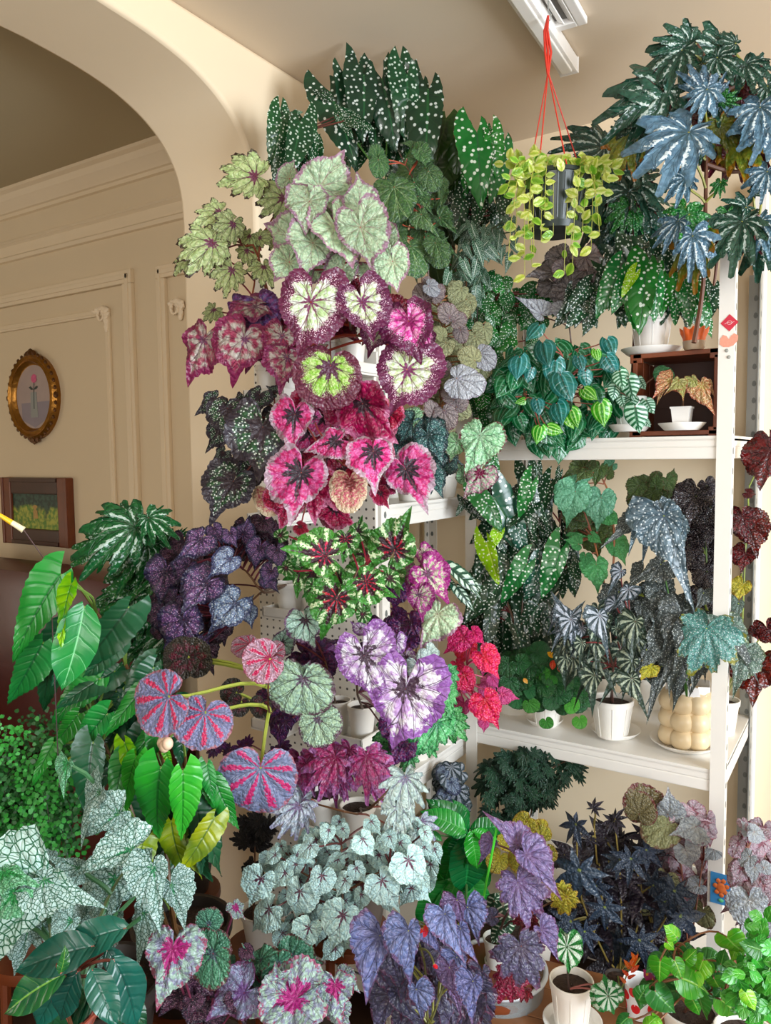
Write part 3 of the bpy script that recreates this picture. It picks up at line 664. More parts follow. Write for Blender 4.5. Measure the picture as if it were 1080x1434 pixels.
rad('mint_dark', '#3c2a38', .25, '#bcdcd0', '#a0c8b8', .88, '#6a4c68', '#2c1c2c', vw=0.0624, j0=0.248)
rad('violet_silver', '#4c3848', .24, '#e0dae4', '#b894c8', .78, '#8c5ca0', '#3c2438', vw=.05, j0=.2, j1=.2, jit=.55, ns=6.)
rad('violet_pink', '#5c3c54', .2, '#c0c8a8', '#b8589c', .75, '#8c2c70', '#6c2454', vw=0.039, j0=0.165, j1=.35)
rad('jag_green', '#3c8c5c', .3, '#4ca860', '#78c888', .9, '#2c7844', '#a8e0b8', vw=0.0312, side=.6, rough=.25)
rad('hot_red', '#c01c40', .3, '#d02850', '#e0487c', .9, '#c83c68', '#8c0c28', vw=0.0312, side=.6, j0=0.165)
rad('hot_pink', '#d0487c', .3, '#d8649c', '#c84c84', .9, '#c04c80', '#9c2c58', vw=0.0273, side=.6)
rad('round_stripe', '#707898', .1, '#7880a4', '#8488a8', .97, '#9c6470', '#4c4c70', vw=0.0273, jit=.25, side=.5, rough=.45, wedge=('#c0406c', .68, .1, .9, 1.1))
rad('round_red', '#8c2c44', .2, '#b898ac', '#a8808c', .97, '#8c4c5c', '#5c2030', vw=0.0546, wedge=('#b03050', .7, .1, .85, 1.1))
rad('round_dark', '#3c3432', .3, '#4a3c38', '#6a2838', .7, '#38342c', '#241c1c', vw=0.0468, j1=.8)
rad('magenta_lobed', '#8c2458', .25, '#b03c78', '#9c5484', .85, '#a868a4', '#5c1838', vw=0.039, side=.7)
rad('lav_silver', '#7c6c8c', .25, '#b0b8c4', '#9cacbc', .9, '#8c8ca8', '#5a4868', vw=0.039, side=.6)
rad('white_silver', '#8c88a0', .15, '#c8dcd4', '#b4ccc8', .95, '#8ca0a0', '#6c6484', vw=0.039, side=.7)
rad('mound_silver', '#684458', .22, '#cdeee8', '#b4dcdc', .96, '#c4e4dc', '#5c4058', vw=0.0312, j0=0.385, jit=.3, side=.6)
rad('pink_heart', '#b83c88', .42, '#a8c8b8', '#9098b0', .97, '#9c5470', '#5c3454', vw=0.0312, j0=.2, jit=.5, side=.7)
rad('teal_round', '#5c7480', .2, '#6cac90', '#4c8c70', .94, '#6c4448', '#2c3434', vw=0.039, j0=0.22, side=.7)
rad('purple_sheen2', '#6c4c84', .3, '#8088a8', '#7c6c94', .9, '#6c4468', '#4c3450', vw=0.0351, j0=0.22, spk=(50, 0.17, .3, .9, '#a8b8c8'))
rad('blue_wing', '#5c6088', .3, '#6c78a8', '#7c80ac', .92, '#6c5478', '#2c2c48', vw=.042, side=.9, j0=.2, back='#7c2c44', rough=.4)
rad('mauve_wing', '#7c6490', .3, '#84709c', '#746894', .93, '#6c4468', '#3c2444', vw=.042, side=.9, back='#8c2048')
rad('dusky_wing', '#4c4458', .3, '#54506c', '#4c4c60', .93, '#5c3c54', '#281c2c', vw=.042, side=.9, back='#7c1430')
rad('crimson', '#6c1424', .3, '#841830', '#5c1020', .93, '#6c1428', '#380810', vw=0.0312)
rad('olive_gold', '#a89c34', .3, '#b8ac44', '#8c8c34', .9, '#a88c3c', '#6c5c24', vw=0.0312, side=.5)
rad('water_leaf', '#2c6c38', .12, '#2c7c3c', '#2f8440', .9, '#2c7c3c', '#1f6430', vw=0.039, side=.1, j0=.1, rough=.3, wedge=('#d8ecd8', .42, .12, .95, .2))
rad('black_star', '#9cb848', .055, '#2f3e50', '#38465a', .95, '#2a3444', '#1c2834', vw=0.0234, side=.4, back='#3c2034', j0=0., jit=.05)
rad('black_star_dark', '#221c28', .2, '#241e28', '#2c2430', .95, '#1c1820', '#141018', vw=0.0234, side=.3)
rad('black_leaf', '#100e10', .2, '#141214', '#1a1618', .95, '#0c0a0c', '#080608', vw=0.0234, side=.2)
rad('brown_round', '#6a6040', .3, '#746a48', '#645a3c', .93, '#6c3434', '#504830', vw=0.0312, side=.6, back='#7c1c28')
rad('olive_round', '#8c9068', .3, '#949870', '#7c805c', .94, '#6c5444', '#5c6044', vw=0.0234, side=.5)
rad('silver_oval', '#a4a8a8', .3, '#acb4b8', '#98a0a8', .99, '#8c7480', '#78787c', vw=0.0273, side=.8, back='#8c3444', rough=.3)
rad('rose_silver', '#8c5c68', .3, '#a88c98', '#b0a4ac', .97, '#8c4458', '#6c4854', vw=0.0312, side=.8, back='#8c2c3c')
rad('streak_palm', '#20502c', .15, '#1f5a30', '#2a6a38', .97, '#1c4c2c', '#184024', vw=0.0312, side=.0, wedge=('#c4dccc', .8, .2, .92, 1.3), rough=.25)
rad('streak_cane', '#1c3c30', .15, '#22483a', '#2c5444', .97, '#1c3c30', '#16302a', vw=0.0312, side=.3, wedge=('#b8c8c0', .8, .2, .92, 1.3), back='#5c1c24', rough=.22)
rad('streak_blue', '#3f5c66', .15, '#48687a', '#5f8294', .97, '#44606a', '#34505c', vw=0.0273, side=.5, wedge=('#d0e0e4', .8, .2, .92, 1.3), rough=.2)
rad('cane_green', '#2c6c2c', .2, '#2c7c34', '#1c5c2c', .96, '#1c5424', '#184c20', vw=0.0312, side=.5, spk=(20, 0.136, .2, .95, '#98c898'), rough=.25)
rad('cane_old', '#5c6420', .2, '#7c7c28', '#5c6c24', .85, '#8c5c1c', '#3c4c1c', vw=0.0312, side=.5)
rad('cane_back', '#4c1018', .2, '#581420', '#3c0c14', .96, '#4c1018', '#2c080c', vw=0.0312, side=.5)
rad('fan_green', '#3c6038', .15, '#4c7440', '#3c603c', .95, '#34503c', '#a8c490', vw=0.0429, side=.1, j0=.1)
rad('silver_rose_small', '#8c7880', .2, '#a89a98', '#94888c', .94, '#7c5c64', '#3c2c30', vw=0.0546, side=.6, rough=.4)
rad('pale_silver', '#a8a8b4', .2, '#bcc0c8', '#a8acb4', .95, '#8c8894', '#403848', vw=0.0546, side=.6)
rad('pale_olive', '#a4a880', .2, '#a8ac84', '#989c78', .95, '#7c7858', '#44442c', vw=0.0468, side=.6)
rad('grey_net', '#54504c', .2, '#746c6c', '#8c8484', .95, '#4c4844', '#302c2c', vw=0.0624, side=.8)
rad('mint_round', '#6cac8c', .2, '#78b898', '#64a484', .96, '#4c8c68', '#2f6c4c', vw=0.0273, side=.6, back='#6c4438')
rad('green_hair', '#54a060', .2, '#5cac6c', '#489454', .96, '#3c8044', '#2c6c38', vw=0.0273, side=.6)
rad('olive_hair', '#54683c', .2, '#5c7440', '#485c34', .95, '#5c4c30', '#34442c', vw=0.0312, side=.6)
rad('metal_fan', '#8c94a0', .12, '#48565c', '#3c4c54', .95, '#2c383c', '#14181c', vw=0.039, side=.3, j0=.1, rough=.25, wedge=('#a8b0bc', .45, .1, .85, .5))
rad('green_fan_dark', '#5c6c54', .1, '#34483c', '#2c4034', .95, '#2c3c30', '#1c2820', vw=0.0312, side=.6, j0=.1, wedge=('#a8b49c', .6, .1, .9, .7))
rad('steel_dots', '#4c6070', .2, '#5c7482', '#4c606c', .95, '#4c5c60', '#2c3c44', vw=0.0234, side=.4, spk=(44, 0.17, .03, .98, '#d8e4e8'), rough=.3)
rad('grey_dots', '#3c4444', .2, '#4c5452', '#444c4c', .95, '#3c4440', '#242c2c', vw=0.0234, side=.4, spk=(44, 0.145, .03, .98, '#c8d0cc'), rough=.35)
rad('green_dots_silver', '#5c9c94', .2, '#6aa49c', '#58908c', .96, '#8c8c38', '#3c6c64', vw=0.0234, side=.4, spk=(44, 0.162, .03, .98, '#e0ecec'), rough=.35)
rad('black_red_dots', '#1c1a1e', .2, '#201e24', '#282028', .96, '#1c1418', '#100e10', vw=0.0234, side=.3, spk=(44, 0.119, .03, .98, '#b8a8a8'), back='#6c1420', rough=.22)
rad('dark_red_glossy', '#4a0f16', .2, '#64161c', '#3c1014', .95, '#380c10', '#280608', vw=0.0312, side=.4, rough=.25)
rad('orange_begonia', '#b09a54', .25, '#b0704c', '#a88858', .9, '#9c5440', '#6c3c2c', vw=0.039, side=.9, net=(22, .03, '#d8c49c'))
rad('yellow_begonia', '#b8b870', .25, '#c4c084', '#a4a85c', .9, '#b07c50', '#7c6434', vw=0.039, side=.9)
rad('small_green', '#20502c', .2, '#24582e', '#2c6436', .95, '#1c4424', '#4c7c4c', vw=0.0234, side=.3, rough=.3)
rad('bright_small', '#3c8c34', .2, '#4c9c3c', '#3c8430', .95, '#3c7c2c', '#88bc6c', vw=0.0234, side=.3, rough=.3)
rad('netted_silver', '#2c9454', .13, '#c0dcd8', '#b0d0cc', 1.1, '#9cc4b8', '#1f6040', vw=.045, side=.9, net=(34, .075, '#256048'), rough=.4)
rad('netted_green', '#48b468', .4, '#84d0a0', '#9cd8b8', 1.1, '#84c8a0', '#1f7040', vw=.045, side=.9, net=(34, .07, '#2c7c50'), rough=.4)
rad('dark_lobed', '#1c3c2c', .2, '#203f2e', '#2a4c38', .95, '#183424', '#4c6c54', vw=0.0234, side=.3, rough=.3)
rad('ruffle_plum', '#4c1c3c', .3, '#6c2858', '#44285c', .9, '#3c2044', '#2c1028', vw=0.039)
rad('fancy_green', '#2c5c34', .2, '#34683c', '#204c2c', .95, '#284c2c', '#a4c8a0', vw=0.0234, side=.3, spk=(22, 0.212, .2, .95, '#d0e0cc'))
for nm, a, b_, dc, ds, dt in (('mac_dark', '#1c3a28', '#24462e', '#dfe8e0', 21, .17), ('mac_green', '#1f6a2c', '#2c7c38', '#e8f4e4', 19, .18), ('mac_teal', '#1e5040', '#28604c', '#e4f0ec', 19, .18),
        ('mac_lime', '#84b82c', '#a0cc3c', '#f0f8c8', 19, .16), ('mac_black', '#101a16', '#16241c', '#e0e8e0', 18, .18), ('mac_fine', '#1c4428', '#22502e', '#cfe0d0', 26, .2), ('mac_small', '#245c2c', '#2c6c34', '#d8e8d4', 14, .16)):
    pin(nm, a, b_, '#2c6038' if nm != 'mac_lime' else '#c8dc60', nv=6, side=.25, dots=(dc, ds, dt), edge=('#5c3028', .97) if nm in ('mac_green', 'mac_teal') else None, back='#4c2c24' if 'lime' not in nm else None, rough=.25)
pin('plain_green', '#2c6c28', '#24581f', '#3c7c34', nv=7, side=.3, back='#3c5c24')
pin('olive_green', '#2f501c', '#24401a', '#3c5c28', nv=7, side=.3)
pin('long_green', '#2f8c40', '#257a34', '#1c6430', nv=9, vw=.1, side=.6, bs=.4, kk=1.8)
pin('long_bright', '#3ca838', '#34983c', '#23782c', nv=9, vw=.1, side=.6, bs=.4, kk=1.8)
pin('long_lime', '#8cc428', '#5cac2c', '#3c8c2c', nv=8, vw=.12, side=.7, bs=.8)
pin('long_dark', '#1c4c30', '#20583a', '#183f28', nv=8, vw=.1, side=.6)
pin('long_yellow', '#8c9c24', '#5c7c24', '#4c6c20', nv=7, side=.5)
pin('heart_green', '#2c8440', '#2a7c44', '#7cc48c', nv=6, vw=.07, side=.7, mid=.02, bs=.3)
pin('glossy_teal', '#1c5c50', '#1f5448', '#14463c', nv=6, vw=.06, side=.4, mid=.02, rough=.25, edge=('#8c3c3c', .985), back='#4c2c24')
pin('glossy_green', '#2c6c34', '#1c5434', '#7cac54', nv=6, vw=.05, side=.4, mid=.03, rough=.22)
pin('pep_green', '#1a5a34', '#206840', '#144a2c', nv=5, side=.0, long=(2.1, '#5c9878', .1), rough=.22)
pin('pep_teal', '#2c7470', '#246454', '#144a3c', nv=5, side=.0, long=(2.1, '#5ca0a0', .07), rough=.2)
pin('pep_lime', '#4ca02c', '#3c902c', '#2c701c', nv=5, side=.0, long=(2.1, '#a4d878', .12), rough=.22)
pin('silver_vein_green', '#246040', '#2c7048', '#1c4c34', nv=6, side=.2, streak=('#b4d8c4', .45, .12, .9))
pin('fine_varieg', '#1c4c34', '#245c3c', '#e0ece0', nv=9, side=.4, net=(30, .03, '#c0d8c8'))
pin('varieg_stripe', '#24503c', '#1f4434', '#14302a', nv=6, side=.2, streak=('#c4dccc', .35, .25, .8), rough=.2)
pin('hoya_lime', '#ccd864', '#e4ec9c', '#b0c850', nv=3, side=.0, mid=.2, rough=.3, tr=.25)
pin('hoya_green', '#94c44c', '#b4d464', '#74a838', nv=3, side=.0, mid=.3, rough=.3, tr=.25)
pin('banana_green', '#1c7838', '#166c34', '#2f9448', nv=10, vw=.1, side=.6, rough=.22, bs=.5)
pin('banana_bright', '#3ca848', '#2c983c', '#5cbc60', nv=10, vw=.1, side=.6, rough=.25)
pin('bright_ovate', '#4ca434', '#3c9430', '#9cd464', nv=5, vw=.08, side=.5, rough=.3)
pin('bright_lime', '#84c440', '#5cb438', '#a8dc6c', nv=5, vw=.08, side=.5)
pin('mid_ovate', '#2c7030', '#38803c', '#6cac5c', nv=5, vw=.08, side=.5)
pin('succulent', '#4ca440', '#3c9434', '#84d46c', nv=3, side=.1, mid=.02, rough=.3)
pin('petal_orange', '#d8643c', '#c04824', '#e89468', nv=4, side=.2, back='#c85c44')
pin('petal_yellow', '#e8b020', '#e08c28', '#c86820', nv=3, side=.1)
pin('petal_red', '#d01c2c', '#e0384c', '#a01020', nv=3, side=.1)
pin('petal_pink', '#e0a8a0', '#e8c4b8', '#c88c84', nv=3, side=.1)
pin('pep_dots_green', '#1c4830', '#245438', '#183c28', nv=5, side=.0, streak=('#dce8d8', .62, .2, .85))
rad('grey_green_dots', '#5c7468', .2, '#6c8478', '#5c7068', .97, '#5c6c50', '#34483c', vw=.025, side=.4, spk=(44, .16, .03, .98, '#d8e0dc'), rough=.35)

# ================================================================== PLANTS ON THE BOARD TOWER (wall planters)
def tp(k_, dx=0., r=.05, h=.085, c='#ece8e0', dy=0.): return dict(at=TR[k_] + V((dx, dy, 0)), r=r, h=h, c=c)
BG = 'potted_begonia'
plant(BG, 'cream-green begonia with jagged lobed leaves and dark purple veins, farthest left at top', 1.72, [
 ('lobed', 'cream_lobed', '358,247,301,252,6,0 308,297,268,314,5 298,340,262,380,8,0 327,313,316,352,7 270,350,240,384,4,45 325,377,315,416,6 370,373,384,400,2 363,333,382,322,2 397,277,366,303,3 350,330,335,350,0 300,433,283,450,0 392,325,378,350,-2 285,335,262,352,2 345,350,352,378,0')],
 pot=tp('a', .034, .031), stems=[[(350, 470), (356, 400), (362, 360)], [(362, 360), (345, 345), (325, 335)], [(362, 360), (385, 300), (378, 260)]], pet='#7a2430', stemcol='#7c3c24', seed=2)
plant(BG, 'begonia with large pale silver-green leaves edged in pink, at the tower top', 1.6, [
 ('oval', 'silver_pink', '433,282,428,324,6,0 447,262,486,205,1 476,290,448,282,2 503,292,505,236,2,25 505,318,522,380,8,0 438,340,428,388,5 470,318,495,380,5,-25 420,338,364,310,2 405,367,382,396,3 550,366,558,413,4 480,378,461,412,3 520,385,530,414,0 462,288,478,258,-2 405,250,412,222,-2 540,330,556,360,-1 425,375,440,398,-2', [(470, 330, 60, 60, 12, 30, 52, 80, 70, -10, -4)])],
 pot=tp('h', .0), stems=[[(468, 380), (470, 330), (472, 290)]], pet='#a02c3c', seed=3)
plant(BG, 'begonia with silver-centred leaves, plum margins and a hot pink one on the right', 1.6, [
 ('oval', 'plum_silver', '435,423,417,503,9,5 507,423,524,482,9,-5 537,458,508,500,5 570,518,546,584,8,0'),
 ('oval', 'plum_magenta', '573,450,590,505,8,0'),
 ('rex', 'plum_magenta', '512,425,516,468,-2 595,470,610,500,-3'), ('rex', 'crimson', '', [(510, 440, 60, 35, 10, 40, 55, 90, 70, -9, -4), (420, 470, 30, 40, 5, 40, 55, 100, 60, -9, -5)])],
 pot=tp('b', .034, .031), stems=[[(490, 450), (500, 440)], [(500, 470), (540, 480)]], pet='#8c2c1c', pr=.0026, seed=4)
plant(BG, 'begonia with one large round lime-green and brown leaf above the pink ones', 1.58, [
 ('round', 'plum_green', '463,512,452,574,6,0'), ('rex', 'magenta_edge', '402,500,392,548,1 395,470,388,515,-2 432,560,440,585,-3')],
 pot=tp('b', -.034, .031), pet='#8c2c2c', seed=5)
plant(BG, 'begonia with broad magenta and grey leaves hanging left of the tower', 1.68, [
 ('rex', 'magenta_edge', '342,474,320,545,9,5 285,476,257,540,6,25 358,430,300,437,5,35 392,440,384,470,-2'), ('rex', 'purple_sheen', '367,430,400,478,3 330,425,350,438,0'), ('rex', 'magenta_edge', '', [(370, 470, 40, 30, 7, 40, 60, 95, 60, -7, -3)])],
 pot=tp('a', -.034, .031), pet='#5c2838', seed=6)
plant(BG, 'dark plum and green begonia with white speckles, three big leaves on the left', 1.66, [
 ('rex', 'green_plum_speck', '368,598,362,680,9,0 318,572,312,618,6,15 327,674,287,735,9,5 312,634,294,650,2 363,553,345,578,1 385,550,372,540,0 300,560,272,580,3 395,590,410,640,-1', [(345, 610, 45, 50, 7, 30, 50, 110, 50, -9, -3)])],
 pot=tp('c', -.034, .031), stems=[[(380, 620), (385, 570)]], pet='#5c2420', seed=7)
plant(BG, 'begonia with hot pink leaves and a black star in each centre', 1.58, [
 ('rex', 'pink_dark', '422,662,406,740,10,0 470,617,424,630,8,10 523,632,526,690,10,0 413,580,408,640,4,20 568,657,599,718,6,5 575,640,560,680,0 440,585,420,575,1'),
 ('rex', 'red_dark', '508,565,560,624,4,35 533,690,546,714,3 383,700,372,668,2 420,737,438,745,0 515,545,500,560,-1 545,680,560,655,-3 400,700,392,745,-2'),
 ('fan', 'cream_red', '490,673,490,716,7,0 375,690,382,722,-2'), ('rex', 'red_dark', '', [(470, 600, 85, 50, 16, 40, 60, 90, 80, -10, -3), (470, 680, 80, 35, 10, 40, 60, 90, 70, -11, -5)]), ('rex', 'pink_dark', '', [(460, 590, 70, 35, 5, 45, 60, 90, 60, -6, -2)])],
 pot=tp('c', .034, .031), stems=[[(440, 660), (465, 630)], [(450, 640), (480, 650)]], pet='#7c2c24', seed=8)
plant(BG, 'begonia with purple-blue metallic leaves left of the tower', 1.62, [
 ('rex', 'blue_purple', '280,755,246,783,6 290,817,252,862,9,0 257,868,257,928,8 263,793,244,822,3 233,800,224,850,3 365,767,356,800,3 230,860,222,900,2 250,905,240,950,0 340,748,350,720,0 380,800,369,824,5 323,747,333,768,6 280,905,300,885,-1 245,840,226,868,1'),
 ('cord', 'blue_silver', '322,783,290,808,9,0 330,845,289,888,9,0 350,855,352,880,5 345,848,355,832,4'),
 ('cord', 'blue_purple', '300,740,312,762,2 388,770,395,800,3 372,812,392,826,1'),
 ('rex', 'dark_purple', '', [(275, 830, 62, 80, 34, 26, 44, 110, 60, -10, -2), (350, 750, 45, 30, 14, 24, 38, 100, 60, -9, -3)])],
 pot=tp('d', -.043, .038, .08), stems=[[(370, 830), (345, 800), (310, 780)], [(365, 830), (330, 870)]], pet='#5c1c2c', seed=9)
plant(BG, 'begonia with green leaves streaked white and red around dark centres', 1.56, [
 ('rex', 'green_red_stripe', '455,778,390,768,8,0 483,755,480,790,6,0 553,770,575,712,8,5 472,838,445,900,10,0 513,815,558,838,8,5'),
 ('rex', 'green_stripe', '440,820,422,838,2 392,750,402,735,-1 508,860,500,880,0 545,810,568,826,0 530,760,536,735,-2 400,795,418,806,2 500,745,508,720,-3', [(480, 790, 70, 50, 14, 30, 48, 90, 120, -9, -3)])],
 pot=tp('d', .043, .038, .08), stems=[[(475, 850), (500, 800), (515, 790)], [(478, 850), (470, 800)]], pet='#8c1c34', seed=10)
plant(BG, 'begonia with three big rounded grey-green leaves and dark forked veins', 1.56, [
 ('round', 'greygreen_dark', '425,950,418,1010,10,0 444,1006,458,1046,8,10'), ('rex', 'mint_dark', '428,868,445,915,7,0'), ('oval', 'mint_dark', '425,945,432,925,9 395,900,402,875,-3'), ('rex', 'ruffle_plum', '455,930,462,960,-3 400,1010,392,1030,-3', [(430, 900, 60, 45, 5, 30, 45, 90, 80, -10, -5), (380, 1000, 40, 25, 5, 25, 40, 90, 60, -8, -4)])],
 pot=tp('e', -.038, .034), stems=[[(465, 960), (455, 925)]], pet='#5c1c24', seed=11)
plant(BG, 'begonia with violet and white marbled leaves right of the rounded grey-green ones', 1.54, [
 ('oval', 'violet_silver', '510,918,526,988,10,0 568,965,549,1052,10,0'), ('rex', 'violet_silver', '483,903,457,908,5 555,897,553,935,6 540,960,528,990,2'), ('rex', 'white_silver', '587,932,608,972,6,0 600,915,615,940,2'), ('rex', 'ruffle_plum', '', [(535, 910, 40, 35, 7, 35, 50, 80, 90, -8, -3), (560, 1000, 35, 40, 6, 35, 50, 90, 50, -8, -4)]), ('rex', 'violet_silver', '505,880,490,870,3 570,920,578,950,3')],
 pot=tp('e', .036, .036), stems=[[(500, 960), (530, 930), (560, 910)]], pet='#5c2434', seed=12)
plant(BG, 'begonia with magenta ribbed leaves and one pale green hanging leaf, beside the rack post', 1.68, [
 ('rex', 'violet_pink', '598,803,632,848,8,0 587,833,592,870,10,0 593,775,615,800,4 580,800,570,830,1 560,860,552,880,-2'), ('rex', 'silver_pink', '613,860,586,910,7,5'), ('rex', 'ruffle_plum', '560,862,545,850,-1 575,870,590,905,0 560,825,550,860,-4')],
 pot=potz(580, 2.14, .64, .05, .1), stems=[[(585, 850), (590, 820)]], pet='#6c1c3c', seed=13)
plant(BG, 'silver-streaked narrow-leaved begonia sprig in front of the corner post', 1.75, [
 ('lwing', 'varieg_stripe', '632,797,683,833,3 640,822,664,854,3 614,784,646,800,2 628,812,645,832,2 650,808,680,826,0 622,800,634,830,0')],
 stems=[[(600, 850), (612, 815), (630, 800)]], pet='#5c5c34', seed=14)
plant(BG, 'glossy emerald jagged begonia under the violet leaves', 1.62, [
 ('lobed', 'jag_green', '625,965,636,1000,2 612,1012,582,1056,6,0 605,985,622,1020,3 590,1010,575,1045,1 628,940,640,965,0 600,1040,612,1062,1 560,1000,552,1030,-2 575,1060,560,1085,0 545,1050,540,1075,-2 615,990,632,1020,0', [(590, 1010, 40, 35, 8, 35, 50, 100, 50, -7, -2)])],
 stems=[[(560, 1000), (590, 985), (615, 960)]], pet='#4c7c34', seed=15)
plant(BG, 'begonia with vivid crimson leaves in front of the corner post', 1.82, [
 ('cord', 'hot_red', '650,893,620,915,6,0 663,885,680,902,5,0 677,918,702,950,6,0 650,945,664,976,5,0 680,980,700,1022,8,0 668,985,675,1000,2 640,930,652,950,1 655,905,640,935,-1'),
 ('cord', 'hot_pink', '703,972,728,978,6,0 650,985,643,1010,3 679,1010,678,1027,2 690,950,700,965,-1', [(668, 950, 25, 40, 6, 20, 30, 90, 60, -6, -2)])],
 pot=potz(618, 2.26, .64, .055, .1), stems=[[(640, 960), (655, 930)]], pet='#a83c5c', seed=16)
plant(BG, 'begonia with round leaves striped pink and slate-blue on long yellow stalks', 1.42, [
 ('round', 'round_stripe', '236,976,182,1000,22,0 287,998,268,1052,18,0 365,1076,362,1147,10,0'), ('round', 'round_red', '350,902,322,908,3 378,922,342,942,6 384,915,396,902,5'),
 ('round', 'round_dark', '263,920,225,930,-3 337,983,326,1003,0 367,985,358,1005,0 265,925,290,905,-4 330,970,308,962,-2')],
 pot=tp('f', -.0, .045), stems=[[(378, 1000), (376, 950)]], pet='#8f9a3c', pr=.0030, seed=17)
plant(BG, 'small ruffled dark purple begonia behind the round striped leaves', 1.66, [
 ('lobed', 'ruffle_plum', '310,1040,292,1052,0 335,1045,352,1058,0 388,1052,378,1068,0 395,1045,404,1060,0 322,1050,312,1066,0 302,1048,288,1062,0 345,1042,350,1030,0')],
 pot=tp('g', -.11, .03, .06), pet='#7c2434', seed=18)
plant(BG, 'magenta begonia with deeply cut upright-ruffled leaves, low on the tower', 1.58, [
 ('hand', 'magenta_lobed', '470,1060,443,1130,8,0 430,1072,428,1120,6,5 513,1060,514,1135,8,0 490,1050,480,1100,2 540,1070,545,1115,2 455,1060,430,1085,0 500,1060,520,1100,0 450,1080,460,1120,-1 525,1050,545,1080,0', [(475, 1070, 65, 22, 12, 45, 65, 95, 35, -7, 0)])],
 pot=tp('g', -.01, .045, .085), pet='#6c1c3c', seed=19)
plant(BG, 'silver begonia with large jagged drooping leaves by the green climber', 1.5, [
 ('hand', 'white_silver', '568,1088,582,1160,8,0 560,1130,570,1185,3'), ('hand', 'lav_silver', '419,1128,386,1180,6 425,1120,412,1185,5,10 590,1150,600,1190,0'), ('lobed', 'white_silver', '585,1165,610,1190,2')],
 pot=tp('g', .1, .045, .08), stems=[[(520, 1130), (550, 1100)], [(500, 1140), (440, 1125)]], pet='#7c4434', seed=20)
plant(BG, 'bushy begonia mound of many small mint-silver leaves below the tower', 1.45, [
 ('cord', 'mound_silver', '435,1184,412,1202,5 461,1162,455,1186,5 508,1175,526,1201,6 546,1171,553,1194,5 386,1197,366,1211,3 400,1222,381,1246,4 366,1230,347,1274,5 377,1273,344,1305,6 420,1248,408,1294,6 451,1226,441,1266,7 499,1215,514,1238,5 484,1233,468,1258,7 535,1233,562,1278,7,0 572,1204,595,1251,7,0 433,1299,418,1341,7 481,1281,461,1336,8,0 455,1273,460,1300,4 506,1252,500,1278,5 470,1328,448,1347,4 594,1186,608,1200,3 560,1180,574,1205,4 480,1160,490,1178,2 520,1150,535,1170,1 595,1165,606,1185,2 590,1225,604,1245,4 540,1260,548,1282,3 415,1210,405,1235,3',
   [(470, 1200, 100, 50, 60, 20, 34, 90, 70, -8, 1), (450, 1275, 70, 50, 36, 20, 34, 95, 60, -8, 0), (570, 1200, 40, 50, 22, 20, 36, 80, 50, -8, 0)])],
 pot=potz(480, 1.56, .5, .09, .13, '#5a5048'), stems=[[(480, 1300), (480, 1230), (478, 1180)], [(480, 1250), (420, 1220)], [(480, 1250), (550, 1210)]], pet='#5c2c2c', seed=21)
plant(BG, 'begonia with two huge silver leaves with hot pink hearts at the bottom edge', 1.28, [
 ('oval', 'pink_heart', '413,1399,338,1422,5,0 412,1402,450,1470,4,0'), ('rex', 'pink_heart', '470,1380,480,1440,1'), ('rex', 'purple_sheen2', '342,1390,286,1432,4,0'), ('rex', 'pink_heart', '475,1410,492,1445,1 480,1370,505,1390,-3 390,1380,385,1345,3'),
 ('rex', 'teal_round', '375,1360,395,1350,-4 350,1339,340,1320,-3 365,1345,390,1330,-3 300,1440,310,1450,-3', [(360, 1370, 90, 40, 14, 35, 55, 80, 90, -10, -4)])],
 pot=potz(410, 1.3, .33, .08, .13, '#3a302a'), pet='#6c2444', seed=22)
plant(BG, 'begonia with pale mint leaves washed purple, right of the glossy teal leaves', 1.2, [
 ('rex', 'pink_heart', '241,1328,218,1418,7,0 236,1330,262,1345,6 250,1340,265,1360,7,0'), ('round', 'teal_round', '299,1335,266,1375,3,0 292,1295,300,1272,1 292,1330,325,1330,0'), ('rex', 'pink_heart', '300,1290,275,1300,-1 330,1270,345,1290,-4'), ('rex', 'dark_purple', '270,1400,262,1430,-3 345,1330,360,1345,-5', [(290, 1390, 50, 40, 10, 35, 50, 90, 80, -9, -4)])],
 pot=potz(262, 1.26, .36, .075, .12, '#3a302a'), pet='#6c2c44', seed=23)

